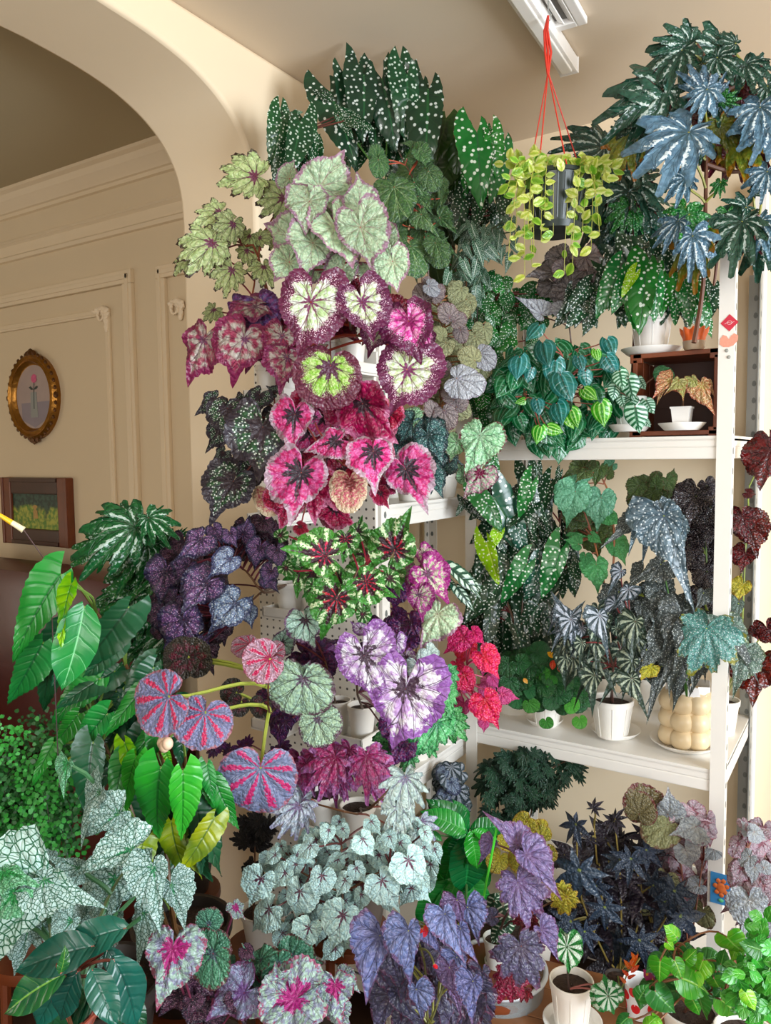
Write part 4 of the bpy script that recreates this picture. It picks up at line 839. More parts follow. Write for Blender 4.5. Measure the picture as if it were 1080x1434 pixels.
# ================================================================== LEFT FOREGROUND
plant('cane_begonia', 'cane begonia with long arching bright green leaves, filling the left middle', 1.3, [
 ('lwing', 'long_green', '85,805,0,925,10,0 60,900,4,1005,5 140,950,40,1015,3 230,1010,160,1080,4'),
 ('lwing', 'long_lime', '100,818,72,905,12,50 232,1050,240,1078,6 175,1040,200,1120,5,50'),
 ('smooth', 'heart_green', '118,850,97,970,13,0'),
 ('lwing', 'long_dark', '180,850,100,965,5 165,900,108,960,3 85,880,42,1010,1 215,930,155,1010,2 130,870,60,960,-1 200,1030,160,1120,0 130,1040,112,1160,6,0 160,940,70,990,2 215,935,160,1000,3'),
 ('lwing', 'long_green', '150,1000,90,1065,5 110,1000,60,1060,4 175,1060,150,1140,5 205,960,140,1030,6 235,985,200,1080,4 75,1040,40,1100,3 170,1130,150,1200,3 300,1090,330,1170,2 290,1070,300,1130,3'),
 ('lwing', 'long_bright', '225,1075,205,1205,11,0 256,1080,258,1192,12,0 190,1060,160,1150,8'),
 ('lwing', 'long_yellow', '300,1145,250,1240,4 200,1180,170,1280,5 240,1150,250,1250,3 130,1060,85,1062,6 260,1180,290,1230,0'),
 ('lwing', 'long_dark', '270,1110,300,1210,3 180,1120,190,1210,0 290,1130,270,1230,1', [(170, 1000, 90, 60, 22, 60, 100, 115, 35, -12, -4), (230, 1140, 70, 60, 18, 70, 110, 95, 25, -12, -3)])],
 pot=potz(235, 1.5, .40, .1, .16, '#2c2622'), stems=[[(245, 1300), (230, 1150), (228, 1050), (190, 960), (150, 880), (110, 820)], [(240, 1280), (255, 1150), (260, 1060)], [(235, 1300), (180, 1120), (130, 1010)]], pet='#6c8c3c', pr=.002, stemcol='#6c4c2c', sr=.0045, seed=24)
b = B(); c0 = P(230, 1045, 1.22)
for q in ((0, 0, 0), (.008, 0, .006), (-.007, .003, .003)): b.ball(q, .009, (1, 1, 1.2), 2)
# buds belong to the cane begonia
cb = [o for o in COL.objects if o.get('label', '').startswith('cane begonia with long arching')][0]
bp = b.done('flower_bud', simple('bud_cream', '#e8c4a8', .5), cb, c0 - cb.location, smooth=True)
plant('cane_begonia', 'dark green begonia with deeply cut silver-streaked leaves under the framed painting', 1.72, [
 ('hand', 'streak_palm', '190,738,106,812,8,0 208,725,240,770,8,0 208,728,228,706,6 205,760,160,835,4 230,790,170,850,2 175,725,120,728,3 150,760,110,815,4 220,760,190,830,3 190,738,165,705,6 235,760,262,748,0 215,830,180,880,2 250,750,262,738,1', [(215, 850, 45, 65, 22, 55, 85, 115, 40, -8, 2)])],
 pot=potz(240, 1.8, .45, .08, .13, '#2c2622'), stems=[[(245, 950), (240, 850), (215, 760), (207, 728)]], pet='#6c3c34', pr=.002, stemcol='#6c3c2c', seed=25)
plant('cane_begonia', 'begonia with large white-netted green leaves filling the lower left corner', 1.12, [
 ('wing', 'netted_silver', '60,1235,-40,1390,8,0 62,1232,150,1262,9,0 20,1225,-60,1250,6 185,1190,85,1222,4,0 215,1215,225,1310,5,0 240,1240,262,1310,3,0 110,1215,60,1195,2 70,1200,20,1190,1 140,1110,110,1190,2,50 165,1140,100,1188,3'),
 ('wing', 'netted_green', '20,1250,-20,1300,10,0 5,1220,60,1230,9 95,1070,88,1120,3,40'),
 ('wing', 'netted_silver', '100,1290,60,1340,2 150,1260,140,1330,-2 40,1300,20,1370,-1 10,1190,50,1200,0', [(110, 1260, 120, 50, 14, 70, 110, 140, 70, -10, -3)])],
 pot=potz(110, 1.2, .5, .1, .15, '#2c2622'), stems=[[(90, 1400), (70, 1300), (62, 1240)], [(100, 1400), (150, 1260), (190, 1200)]], pet='#3c6c44', pr=.003, stemcol='#4c5c34', seed=26)
plant('cane_begonia', 'begonia with smooth glossy teal leaves in the bottom left corner', 1.0, [
 ('smooth', 'glossy_teal', '108,1362,68,1440,5,0 130,1360,160,1440,7,0 160,1345,210,1440,5,0 130,1325,14,1350,4,0 175,1300,70,1325,2,0 90,1372,40,1450,1 150,1330,180,1380,0 110,1340,140,1300,0'),
 ('smooth', 'glossy_green', '88,1365,-10,1412,6,0 85,1362,96,1330,8,40 92,1368,60,1400,3'), ('smooth', 'long_dark', '', [(110, 1400, 70, 30, 9, 70, 110, 100, 60, -9, -3)])],
 pot=potz(100, 1.05, .48, .08, .13), stems=[[(95, 1420), (92, 1375)]], pet='#8c4434', pr=.002, seed=27)
plant('cane_begonia', 'small black-leaved begonia against the pale wall left of the silver mound', 1.68, [
 ('lobed', 'black_leaf', '', [(357, 1168, 20, 18, 16, 14, 24, 90, 180, -2, 2), (352, 1215, 10, 10, 3, 12, 20, 90, 90, -2, 2)])],
 pot=potz(352, 1.72, .36, .05, .09), stems=[[(356, 1300), (357, 1210), (357, 1175)]], nopet=True, seed=28)
# bare stems and woody canes behind
# maidenhair fern
def fern(label, px, py, D, n, seed):
    g = random.Random(seed); c = P(px, py, D); base = c.copy(); base.z = .62
    t = thing('maidenhair_fern', label, 'fern', base); add_pot(t, .075, .12, '#5a3a2a')
    mg = [simple('fern_green', '#2a8a2e', .5), simple('fern_green_dark', '#1a5a22', .5)]; ms = smat('#1c120c')
    top = V((0, 0, .11)); rt = CM @ V((1, 0, 0))
    for i in range(n):
        tgt = P(px + g.uniform(-125, 75), py + g.uniform(-105, 115), D - g.uniform(-.07, .12)) - base
        up_ = P(px + g.uniform(-60, 60), py - 130, D) - base
        pts = bez(top, top + V((g.uniform(-.05, .05), g.uniform(-.05, .05), .22)), tgt + V((0, 0, .1)), tgt, 12)
        b = B(); b.tube(pts, .0012, 4, .0005); b.done('rachis', ms, t)
        b = B()
        for q in range(3, 13):
            p = pts[q]
            for k_ in range(15):
                o_ = V((g.gauss(0, .018), g.gauss(0, .018), g.uniform(-.04, .01))); c_ = p + o_; s_ = g.uniform(.0026, .005)
                nn = ((CP - base - c_).normalized() + V((g.uniform(-.5, .5), g.uniform(-.5, .5), g.uniform(-.1, .8)))).normalized()
                X = nn.cross(V((0, 0, 1))).normalized(); Y = nn.cross(X); a0 = g.uniform(0, 6.28)
                X, Y = X * math.cos(a0) + Y * math.sin(a0), Y * math.cos(a0) - X * math.sin(a0)
                b.poly([c_ - Y * s_ * .9, c_ + X * s_ - Y * s_ * .1, c_ + X * s_ * .75 + Y * s_ * .65, c_ + Y * s_ * .85, c_ - X * s_ * .75 + Y * s_ * .65, c_ - X * s_ - Y * s_ * .1])
        o = b.done('frond', mg[i % 2], t); o['kind'] = 'stuff'
fern('bushy maidenhair fern with tiny fan leaflets under the left green leaves', 45, 1120, 1.38, 60, 5)

# ================================================================== TOP OF THE LEFT RACK
plant(BG, 'tall polka-dot begonia with long wavy leaves standing up to the ceiling', 2.08, [
 ('mac', 'mac_dark', '462,128,500,212,3,0 480,100,498,188,4 510,105,514,190,5 535,110,560,205,4,0 555,100,560,175,2 565,110,585,200,5 600,125,600,225,4,0 590,120,590,180,1 452,130,478,150,4 525,155,530,215,1 545,160,552,205,-1 610,140,598,180,2 470,180,485,160,0 500,150,520,205,-1 575,140,570,210,-1'),
 ('mac', 'mac_fine', '570,105,578,200,6 492,110,480,175,1 485,170,498,235,-1', [(535, 190, 60, 35, 12, 45, 70, 85, 30, -8, -2)])],
 pot=potz(540, 2.3, 1.375, .06, .12), stems=[[(545, 400), (540, 250), (545, 150)], [(545, 300), (500, 200), (480, 140)], [(545, 300), (580, 200), (590, 140)]], stemcol='#4c7c34', pet='#5c8c4c', seed=30)
plant(BG, 'polka-dot begonia with a dense clump of leaves against the wall, top left', 1.95, [
 ('mac', 'mac_fine', '395,165,385,232,3 420,170,412,240,4 432,190,442,235,3 410,160,425,155,3 390,160,395,215,1 440,200,430,230,1 405,210,385,255,3', [(412, 205, 28, 38, 20, 32, 55, 95, 45, -7, 1), (480, 165, 20, 10, 3, 30, 40, 60, 40, -4, 0)])],
 pot=potz(430, 2.14, 1.375, .06, .11), stems=[[(430, 380), (418, 280), (412, 190)]], pet='#5c2c24', seed=31)
plant(BG, 'begonia with small pleated fan leaves striped pale green on coral stalks', 1.98, [
 ('fan', 'fan_green', '528,222,526,200,5 530,224,530,246,6,0 552,262,560,305,6,0 585,222,590,195,4 557,325,552,345,5 575,345,592,380,5 600,240,612,262,4 612,345,622,372,4'), ('wing', 'fan_green', '585,222,590,195,4 580,255,600,282,5 552,262,560,300,5,0 585,275,608,300,4 560,312,555,335,5 590,300,618,330,5,0 610,340,620,375,6,0 575,345,590,378,4 600,330,612,312,3 578,205,560,195,2 596,235,600,260,3 557,325,566,310,3 577,355,585,395,3 610,350,628,330,2 588,215,598,235,4 572,285,585,262,2', [(590, 290, 38, 70, 22, 30, 46, 85, 50, -5, 2)])],
 pot=potz(600, 2.25, 1.375, .05, .1), stems=[[(600, 380), (590, 280), (560, 215)], [(590, 300), (600, 250)]], pet='#b8543c', stemcol='#5c3424', sr=.0025, pr=.0014, seed=32)
plant(BG, 'plain dark olive cane begonia behind the dotted leaves near the corner', 2.2, [
 ('lwing', 'olive_green', '625,165,610,230,3 650,175,632,245,4 640,210,600,285,3 615,290,635,350,3 630,250,610,300,2 605,170,600,215,1', [(622, 230, 30, 60, 16, 50, 75, 100, 30, -5, 3), (625, 330, 22, 40, 8, 50, 70, 90, 20, -4, 2)])],
 pot=potz(640, 2.42, 1.54, .05, .1), stems=[[(640, 420), (632, 300), (628, 200)]], stemcol='#4c2c1c', seed=33)
plant(BG, 'bright green begonia with big white dots, hanging beside the basket', 2.14, [
 ('mac', 'mac_green', '668,185,678,275,6,0 688,190,700,250,7,0 690,182,692,205,5 655,180,665,210,2 698,215,692,285,5 662,230,650,275,1'),
 ('mac', 'mac_dark', '650,280,640,330,3 670,280,668,320,3 700,262,712,310,3 635,275,625,320,1 680,260,672,300,1', [(672, 270, 30, 40, 12, 35, 55, 90, 35, -6, 0)])],
 pot=potz(668, 2.44, 1.54, .05, .1), stems=[[(668, 420), (672, 300), (680, 200)]], stemcol='#2c2018', seed=34)
plant(BG, 'finely white-veined narrow-leaved begonia trailing by the corner post', 2.1, [
 ('lwing', 'fine_varieg', '', [(670, 330, 34, 20, 26, 22, 36, 80, 60, -4, 4), (655, 380, 26, 40, 34, 22, 36, 90, 45, -4, 4), (712, 330, 14, 30, 8, 20, 30, 80, 40, -2, 3)])],
 pot=potz(650, 2.3, 1.54, .05, .09), stems=[[(652, 440), (655, 380), (665, 330)]], pet='#3c4c34', seed=35)
plant(BG, 'begonia with small rose-silver round leaves trailing over the left rack edge', 1.98, [
 ('fan', 'silver_rose_small', '602,402,596,388,3 608,415,622,400,4 630,445,618,425,4 635,450,655,440,4 645,462,650,480,3 595,420,590,395,2 618,520,628,505,3 636,560,620,545,3 622,575,634,600,4 608,580,600,560,3 640,570,655,560,2 600,505,585,525,3 596,440,575,432,2'),
 ('fan', 'pale_silver', '648,535,634,520,7,0 640,530,680,540,8,0 600,400,615,412,5 672,495,690,515,4'),
 ('fan', 'pale_olive', '665,505,645,490,5,0 620,470,612,455,4 625,480,612,500,3 655,515,676,505,4', [(632, 470, 48, 70, 40, 20, 32, 90, 90, -7, 1), (622, 560, 25, 30, 10, 20, 28, 90, 60, -5, 0)])],
 pot=potz(605, 2.26, 1.375, .05, .1), stems=[[(612, 520), (620, 470), (615, 420)], [(612, 540), (618, 570)]], pet='#8c5a34', seed=36)
plant(BG, 'dark teal metallic begonia at the front of the left rack shelf', 1.88, [
 ('rex', 'teal_metal', '577,593,555,625,4 600,610,622,650,5,0 603,667,622,698,5,0 590,600,575,640,1 560,620,552,650,0 608,640,590,680,1', [(590, 630, 35, 40, 14, 28, 42, 90, 70, -8, -2)]), ('fan', 'silver_darkvein', '570,590,588,570,3')],
 pot=potz(575, 2.12, 1.375, .045, .07), pet='#3c2c24', seed=37)
plant(BG, 'begonia with big silver-green leaves etched with dark branching veins, at the corner post', 1.9, [
 ('rex', 'silver_darkvein', '672,610,650,665,6,0 640,620,628,650,4,0 650,668,640,645,2'), ('rex', 'pink_silver_vein', '672,662,648,698,5,0')],
 pot=potz(622, 2.3, 1.375, .045, .07), pet='#5c3c34', seed=38)

# ================================================================== TOP SHELF OF THE RIGHT RACK
plant('potted_peperomia', 'bushy watermelon peperomia with glossy striped round leaves on the top shelf', 2.02, [
 ('pep', 'pep_green', '', [(790, 545, 95, 70, 95, 24, 38, 92, 55, -10, 3), (730, 540, 35, 55, 24, 24, 36, 92, 45, -8, 2)]),
 ('pep', 'pep_teal', '755,455,735,475,6 760,480,762,512,7 728,500,722,530,6 778,505,772,540,7 785,525,798,562,9,0 800,530,808,545,7 850,475,862,500,6 850,500,865,525,7 820,520,822,545,6 752,560,758,580,6 780,565,785,595,6 745,515,738,535,5 810,500,815,520,7'),
 ('pep', 'pep_lime', '842,565,845,598,8,0 800,575,808,600,7 735,560,722,565,6 757,598,750,622,8,0 768,598,790,606,8,0 795,580,803,600,6 818,545,835,560,6 835,490,838,505,6')],
 pot=potz(795, 2.22, 1.54, .045, .08, f=True), stems=[[(795, 530), (790, 500)], [(740, 560), (735, 540)]], pet='#a0584c', pr=.0015, seed=40, tilt=(-.5, 0))
p = potz(795, 2.22, 1.54, 1, 1)['at']
b = saucer('white saucer under the watermelon peperomia', V((p.x, p.y, 1.54)), .06)
o = [q for q in COL.objects if q.get('label', '').startswith('bushy watermelon')][0]; 
plant(BG, 'small dotted begonia bush with little round leaves behind the peperomia', 2.2, [
 ('pep', 'mac_small', '', [(690, 440, 32, 60, 46, 20, 30, 90, 60, -5, 5), (700, 540, 38, 50, 44, 22, 34, 90, 60, -7, 5), (745, 420, 40, 30, 20, 22, 32, 90, 60, -4, 3)]),
 ('pep', 'mac_green', '678,552,672,578,7 706,560,712,585,7 745,470,740,490,4 700,410,712,385,4 688,460,690,485,5 702,590,692,612,4')],
 pot=potz(708, 2.38, 1.54, .045, .07), stems=[[(700, 540), (690, 470), (695, 400)]], stemcol='#3c5c2c', seed=41)
plant(BG, 'begonia with silver-grey netted wing leaves above the peperomia', 2.15, [
 ('rex', 'grey_net', '', [(800, 385, 40, 22, 14, 30, 45, 110, 70, -4, 3)]),
 ('wing', 'pale_silver', '758,440,722,415,6,0 770,430,750,420,4'), ('fan', 'pale_silver', '790,435,772,428,8,0 795,438,820,432,8,0'), ('rex', 'silver_rose_small', '788,375,775,395,5 820,360,835,395,2 815,440,835,430,3')],
 pot=potz(800, 2.32, 1.54, .045, .09), stems=[[(800, 480), (790, 420)]], pet='#5c3c34', seed=42)
plant(BG, 'large polka-dot begonia in a white fluted pot on top of the wooden crate', 2.02, [
 ('mac', 'mac_green', '885,382,895,460,5,0 905,375,900,455,7,0 920,390,922,450,6 880,390,862,440,5 935,385,930,440,4,0 962,400,970,455,5,0 868,380,838,440,4,0 945,395,948,430,4 950,410,945,455,4 975,400,995,440,3 860,400,850,432,3 980,430,1005,470,3'),
 ('mac', 'mac_lime', '890,382,872,412,8'), ('mac', 'mac_dark', '', [(905, 375, 60, 35, 46, 45, 70, 92, 55, -8, 1), (960, 400, 45, 25, 20, 38, 58, 85, 40, -8, 1), (820, 410, 22, 15, 12, 35, 50, 100, 40, -4, 0)])],
 pot=dict(at=V((onp(912, 494, 1, FY + .11).x, FY + .11, 1.766)), r=.054, h=.1, c='#ece8e2', f=True), stems=[[(910, 400), (905, 360)], [(915, 420), (960, 390)]], stemcol='#3c5c2c', pet='#4c6c34', seed=43)

# crate
m_cr = simple('crate_board', '#7a3c1e', .45, ns=16, na=.3); m_cr2 = simple('crate_dark', '#3c1c0e', .6, ns=16, na=.3)
cp = onp(868, 611, 2, 1.542); q = onp(1003, 609, 2, 1.542); cw = q.x - cp.x; chh = .22; cd = .2
t = thing('wooden_crate', 'brown wooden crate lying on its side on the top shelf', 'crate', (cp.x + cw / 2, FY + .05, 1.54)); th = .012
def cb_(nm, c, d, m): b = B(); b.box(c, d, bev=.0015); return b.done(nm, m, t)
for i in range(3):
    cb_('board', (0, cd * (i + .5) / 3, chh - th / 2), (cw, cd / 3 - .002, th), m_cr); cb_('board', (0, cd * (i + .5) / 3, th / 2 + .004), (cw, cd / 3 - .002, th), m_cr)
    cb_('board', (0, cd - th / 2, .02 + (chh - .03) * (i + .5) / 3), (cw - .02, th, (chh - .03) / 3 + .001), m_cr2)
    for s_ in (-1, 1): cb_('board', (s_ * (cw / 2 - th / 2), cd * (i + .5) / 3, chh / 2), (th, cd / 3 - .002, chh - .03), m_cr)
for s_ in (-1, 1):
    cb_('corner_block', (s_ * (cw / 2 - .008), .011, chh - .012), (.03, .02, .024), m_cr); cb_('corner_block', (s_ * (cw / 2 - .008), .011, .012), (.03, .02, .024), m_cr)
sz = 1.54 + .016
p = P(955, 600, 1.985); saucer('white saucer inside the crate under the square planter', (p.x, p.y, sz), .058)
plant(BG, 'small begonia with rusty orange veined leaves in a white square planter in the crate', 1.93, [
 ('wing', 'orange_begonia', '940,533,914,558,4,0 983,538,1002,582,5,0 992,535,1003,555,2 932,540,918,562,1'), ('wing', 'yellow_begonia', '950,533,930,552,5,0 970,530,984,552,5,0 957,543,958,560,6'), ('round', 'small_green', '932,520,920,530,-2 930,525,945,520,-2')],
 pot=dict(at=V((p.x, p.y, sz + .008)), r=.026, h=.052, c='#f2f0ec', k='square'), stems=[[(957, 555), (958, 540)]], pet='#a05038', seed=44)
p = P(882, 600, 2.06); saucer('white saucer inside the crate behind the silver-striped hanging leaf', (p.x, p.y, sz), .055)
plant(BG, 'trailing begonia with silver-striped heart leaves at the left end of the crate', 1.97, [
 ('pep', 'silver_vein_green', '890,570,893,608,7,0 868,520,872,545,6,0 862,540,858,560,4 880,530,886,562,7 905,560,915,580,2 895,530,905,545,1 885,555,880,575,3 870,555,875,572,2 900,585,912,598,2'), ('round', 'small_green', '925,522,940,528,-3')],
 pot=dict(at=V((p.x, p.y, sz + .008)), r=.042, h=.085, c='#dfe4dc', f=True), pet='#7c5c4c', seed=45)
# orange ruffled glass pot with the tall cane begonia
pq = onp(912, 494, 1, FY + .11); saucer('white saucer under the large polka-dot begonia on the crate', (pq.x, FY + .11, 1.7602), .078)
p = onp(972, 493, 1, FY + .06)
t = thing('orange_ruffled_pot', 'small orange and clear ruffled pot on the crate, right of the white pot', 'pot', (p.x, p.y, 1.7602))
b = B(); b.lathe([(0, 0), (.022, 0), (.026, .006), (.028, .022), (.027, .023)], n=24); b.done('base', simple('clear_base', '#c8b49c', .15, trans=.3), t, smooth=True)
b = B()
rr = []
for j, (r, z) in enumerate(((.027, .022), (.028, .03), (.031, .042), (.034, .053), (.031, .052), (.024, .03))):
    rr.append([b.b.verts.new(((r + (.003 * math.cos(a * 9) if j in (2, 3, 4) else 0)) * math.cos(a), (r + (.003 * math.cos(a * 9) if j in (2, 3, 4) else 0)) * math.sin(a), z + (.004 * math.cos(a * 9) if j in (3, 4) else 0))) for a in [2 * math.pi * i / 54 for i in range(54)]])
for a, c in zip(rr, rr[1:]):
    for i in range(54): b.b.faces.new((a[i], a[(i + 1) % 54], c[(i + 1) % 54], c[i]))
b.done('ruffled_rim', simple('orange_glaze', '#e0642c', .3, ns=60, na=.3), t, smooth=True)
plant('tall_cane_begonia', 'tall cane begonia with jagged silver-splashed leaves reaching the ceiling at right', 1.82, [
 ('hand', 'streak_cane', '965,62,905,78,4 955,70,925,150,4,10 960,45,985,55,2 930,125,842,195,4,0 935,160,855,150,3 1005,80,1050,112,4 1010,70,940,100,-1 1045,90,1080,130,4 1000,130,1030,180,1 905,160,895,225,0 1062,85,1070,130,0 915,170,900,140,-2 1050,100,1090,90,2 1030,60,1000,45,0'),
 ('hand', 'streak_blue', '990,125,960,170,9,0 965,185,918,280,10,0 985,130,945,95,8 1000,140,1018,95,5 1065,150,1062,215,6,0 1075,175,1050,235,4 935,180,915,240,6 960,250,945,295,5 1075,240,1065,290,5 1065,310,1080,370,6,10 950,310,925,360,7 970,330,965,400,7,0 1000,125,1040,150,4'),
 ('hand', 'cane_green', '965,300,1000,350,7,0 960,290,930,330,4 1010,255,1008,280,5 1020,300,1030,345,4'),
 ('hand', 'streak_cane', '1040,310,1022,395,6,0 1045,290,1000,310,3 1010,310,1005,365,4 1070,330,1090,400,4 985,200,960,240,1 960,310,930,310,2 1055,270,1080,260,3 1075,120,1090,170,2 1040,200,1055,160,0'),
 ('hand', 'cane_old', '1010,175,1040,235,2,0 980,330,970,420,4,40 1030,190,1048,262,1 880,190,890,260,-12'),
 ('hand', 'cane_back', '1020,195,1065,215,1 1040,150,1066,175,0 1060,250,1075,225,0 1045,330,1070,358,3 1070,250,1050,265,-3 1068,140,1082,160,0', [(1000, 160, 60, 50, 12, 45, 75, 90, 80, -10, -3)]),
 ('hand', 'cane_green', '1010,140,1040,150,6,50')],
 stems=[[(972, 480), (985, 400), (988, 300), (990, 200), (993, 100), (975, 60)], [(988, 300), (1005, 340), (1000, 400)], [(990, 230), (1040, 240), (1070, 190)], [(992, 140), (1030, 120), (1060, 100)], [(985, 380), (1040, 320), (1065, 300)]], stemcol='#5c3420', sr=.006, pet='#8c8c3c', pr=.0026, seed=46)
plant('tall_cane_begonia', 'darker silver-streaked cane begonia against the back wall behind the hanging basket', 2.2, [
 ('hand', 'streak_cane', '845,205,770,205,4 850,215,825,270,3 850,200,880,190,2 880,270,845,330,5 890,260,910,310,3 860,240,820,330,1 900,290,890,340,3 870,200,900,230,0 835,215,800,185,0 880,190,860,165,0'),
 ('hand', 'cane_green', '880,290,868,340,6 890,300,905,330,4'), ('hand', 'cane_old', '890,190,900,250,0 905,290,895,320,0'), ('hand', 'streak_cane', '', [(870, 265, 35, 70, 20, 45, 70, 95, 60, -5, 2)])],
 pot=potz(880, 2.4, 1.54, .05, .1), stems=[[(890, 420), (885, 320), (872, 240), (855, 205)]], stemcol='#3c1c14', sr=.005, pet='#6c4c2c', seed=47)

# ================================================================== HANGING BASKET
c0 = P(777, 285, 1.92); tip_ = onp(768, 22, 2, 2.55)
t = thing('hanging_basket', 'hanging dark pot on red cords overflowing with tiny yellow-green leaves', 'plant', c0)
m_dg = simple('dark_green_plastic', '#1c2a26', .35); m_cord = simple('red_cord', '#c8301c', .5)
R0, H0 = .084, .125
b = B(); b.lathe([(0, -H0 / 2), (R0 * .68, -H0 / 2), (R0 * .72, -H0 / 2 + .01), (R0, H0 / 2 - .01), (R0 * 1.06, H0 / 2 - .01), (R0 * 1.06, H0 / 2), (R0 * .95, H0 / 2), (R0 * .9, H0 / 2 - .02)], n=40); pt = b.done('pot', m_dg, t, smooth=True)
for i in range(28):
    a = 2 * math.pi * i / 28; b = B(); b.tube([(R0 * .725 * math.cos(a), R0 * .725 * math.sin(a), -H0 / 2 + .012), (R0 * .995 * math.cos(a), R0 * .995 * math.sin(a), H0 / 2 - .014)], .0022, 4); b.done('rib', m_dg, pt)
b = B(); b.lathe([(0, -H0 / 2 - .012), (R0 * .8, -H0 / 2 - .01), (R0 * .86, -H0 / 2 + .004), (R0 * .82, -H0 / 2 + .004), (R0 * .74, -H0 / 2 - .004)], n=32); b.done('drip_tray', m_dg, t, smooth=True)
b = B(); b.lathe([(R0 * .93, H0 / 2 - .012), (.001, H0 / 2 - .004)], n=20); b.done('soil', MATS['soil'], t)
hk = tip_ - c0; kn = hk - V((0, 0, .13))
for a in (2.9, 4.6, 5.4, .9):
    e = V((R0 * math.cos(a), R0 * math.sin(a), H0 / 2)); b = B(); b.tube([e, e.lerp(kn, .5), kn], .0016, 6); b.done('cord', m_cord, t, smooth=True)
for s_ in (-1, 0, 1):
    b = B(); b.tube([kn + V((0, 0, -.01)), kn.lerp(hk, .35) + V((s_ * .006, s_ * .004, 0)), kn.lerp(hk, .75) + V((s_ * .004 - .006, 0, 0)), hk], .003, 6); b.done('cord', m_cord, t, smooth=True)
b = B(); b.tube([hk + V((0, 0, .05)), hk + V((0, 0, .012)), hk + V((.008, 0, 0)), hk + V((.004, 0, -.012)), hk + V((-.006, 0, -.01))], .0016, 6); b.done('hook', m_grey, t, smooth=True)
g = random.Random(12); inv = Matrix.Translation(-c0); vm_ = smat('#a8a848'); cnt = 0
ends = [(712, 365), (722, 345), (735, 390), (748, 360), (740, 320), (790, 385), (800, 345), (815, 330), (835, 300), (845, 270), (850, 250), (828, 350), (712, 260), (720, 290), (705, 230), (860, 240), (775, 330), (763, 300), (840, 330), (802, 372), (758, 340), (730, 240), (820, 225), (745, 375), (808, 290), (755, 215), (787, 240)]
for i, (ex, ey) in enumerate(ends):
    E_ = P(ex, ey, 1.92 - g.uniform(.03, .11)); a = math.atan2((E_ - c0).y, (E_ - c0).x) + g.uniform(-.3, .3)
    rim = V((R0 * .9 * math.cos(a), R0 * .9 * math.sin(a), H0 / 2)); out = rim * 1.35; out.z = H0 / 2 + .035
    ctl = (E_ - c0).copy(); ctl.z = max(ctl.z, H0 / 2) + .02
    pts = bez(V((rim.x * .5, rim.y * .5, H0 / 2 - .01)), out, ctl.lerp(out, .3), E_ - c0, 14)
    b = B(); b.tube(pts, .0013, 5, .0007); b.done('vine', vm_, t, smooth=True)
    m = max(4, int((pts[-1] - pts[4]).length / .0085)); m = min(m, 11)
    for q in range(m):
        f = 2.5 + 11.4 * (q / max(1, m - 1)) ** .85; k0 = int(f); p = pts[k0].lerp(pts[min(14, k0 + 1)], f - k0)
        if cnt >= 298: break
        d = V((g.gauss(0, 1), g.gauss(0, 1), g.uniform(-.9, .5))); d -= ray(777, 285).normalized() * d.dot(ray(777, 285).normalized()) * .6; d.normalize()
        L = g.uniform(.021, .034); A = p + c0; leaf_at(t, inv, A, A + d * L, 'hoya', g.choice(['hoya_lime', 'hoya_lime', 'hoya_green']), g.uniform(-.6, .6), .3, g=g); cnt += 1

# ================================================================== MIDDLE SHELF OF THE RIGHT RACK (z = .69)
plant(BG, 'large polka-dot begonia with dark pointed leaves behind the corner post', 2.2, [
 ('mac', 'mac_green', '672,690,708,742,6,0 745,675,728,725,7,0 738,790,702,845,7,0 785,770,762,840,7,0 700,700,720,690,4 690,640,700,680,3'),
 ('mac', 'mac_teal', '690,695,745,780,5,0 755,790,738,840,4 725,740,742,785,5,0 765,800,738,842,3 750,770,760,790,2'),
 ('mac', 'mac_lime', '700,745,682,778,7 682,760,698,820,8,30'),
 ('mac', 'mac_dark', '785,660,780,680,3 752,650,755,690,2 650,705,640,722,3 760,700,765,750,0 800,790,812,830,2 655,700,680,730,2', [(725, 790, 68, 90, 70, 45, 70, 92, 40, -8, 4), (700, 860, 45, 40, 18, 50, 75, 90, 20, -8, 2), (735, 690, 50, 35, 18, 40, 60, 90, 50, -6, 4)]),
 ('mac', 'mac_black', '725,690,740,662,2 700,700,735,672,1', [(750, 730, 50, 50, 12, 40, 60, 80, 60, -10, -4)])],
 pot=potz(720, 2.38, .69, .07, .12), stems=[[(725, 940), (735, 800), (740, 680)], [(728, 900), (690, 780), (680, 700)], [(728, 900), (775, 780), (790, 690)]], stemcol='#4c3420', sr=.004, seed=50)
plant(BG, 'begonia with hairy mint-green round leaves in the middle of the second shelf', 2.18, [
 ('cord', 'mint_round', '806,688,793,738,6,0 842,697,836,743,6,0 800,680,830,668,0 858,650,842,660,1'),
 ('cord', 'green_hair', '810,762,792,755,6 820,778,818,795,7,0 835,790,840,830,4 800,752,822,748,3 850,720,872,735,1 830,750,845,760,2 862,760,880,790,0'),
 ('cord', 'olive_hair', '820,660,805,672,2 840,655,832,682,1 850,665,858,650,2 826,652,835,640,0', [(825, 700, 30, 50, 12, 28, 42, 90, 70, -6, -1)])],
 pot=potz(840, 2.4, .69, .06, .11), stems=[[(845, 900), (860, 780), (855, 700), (838, 660)], [(850, 850), (830, 750)]], stemcol='#9c5c30', sr=.004, pet='#a0604c', seed=51)
plant(BG, 'begonia with downy olive-green leaves under the top shelf', 2.2, [
 ('cord', 'olive_hair', '918,680,920,660,5 935,672,948,692,5,0 915,690,905,715,5 895,680,878,700,4 930,690,945,720,3 905,675,890,665,2 920,690,922,715,3 940,670,945,655,3 892,700,885,722,2 925,672,905,690,2')],
 pot=potz(915, 2.4, .69, .05, .1), stems=[[(920, 900), (922, 780), (920, 690)]], stemcol='#4c3420', seed=52)
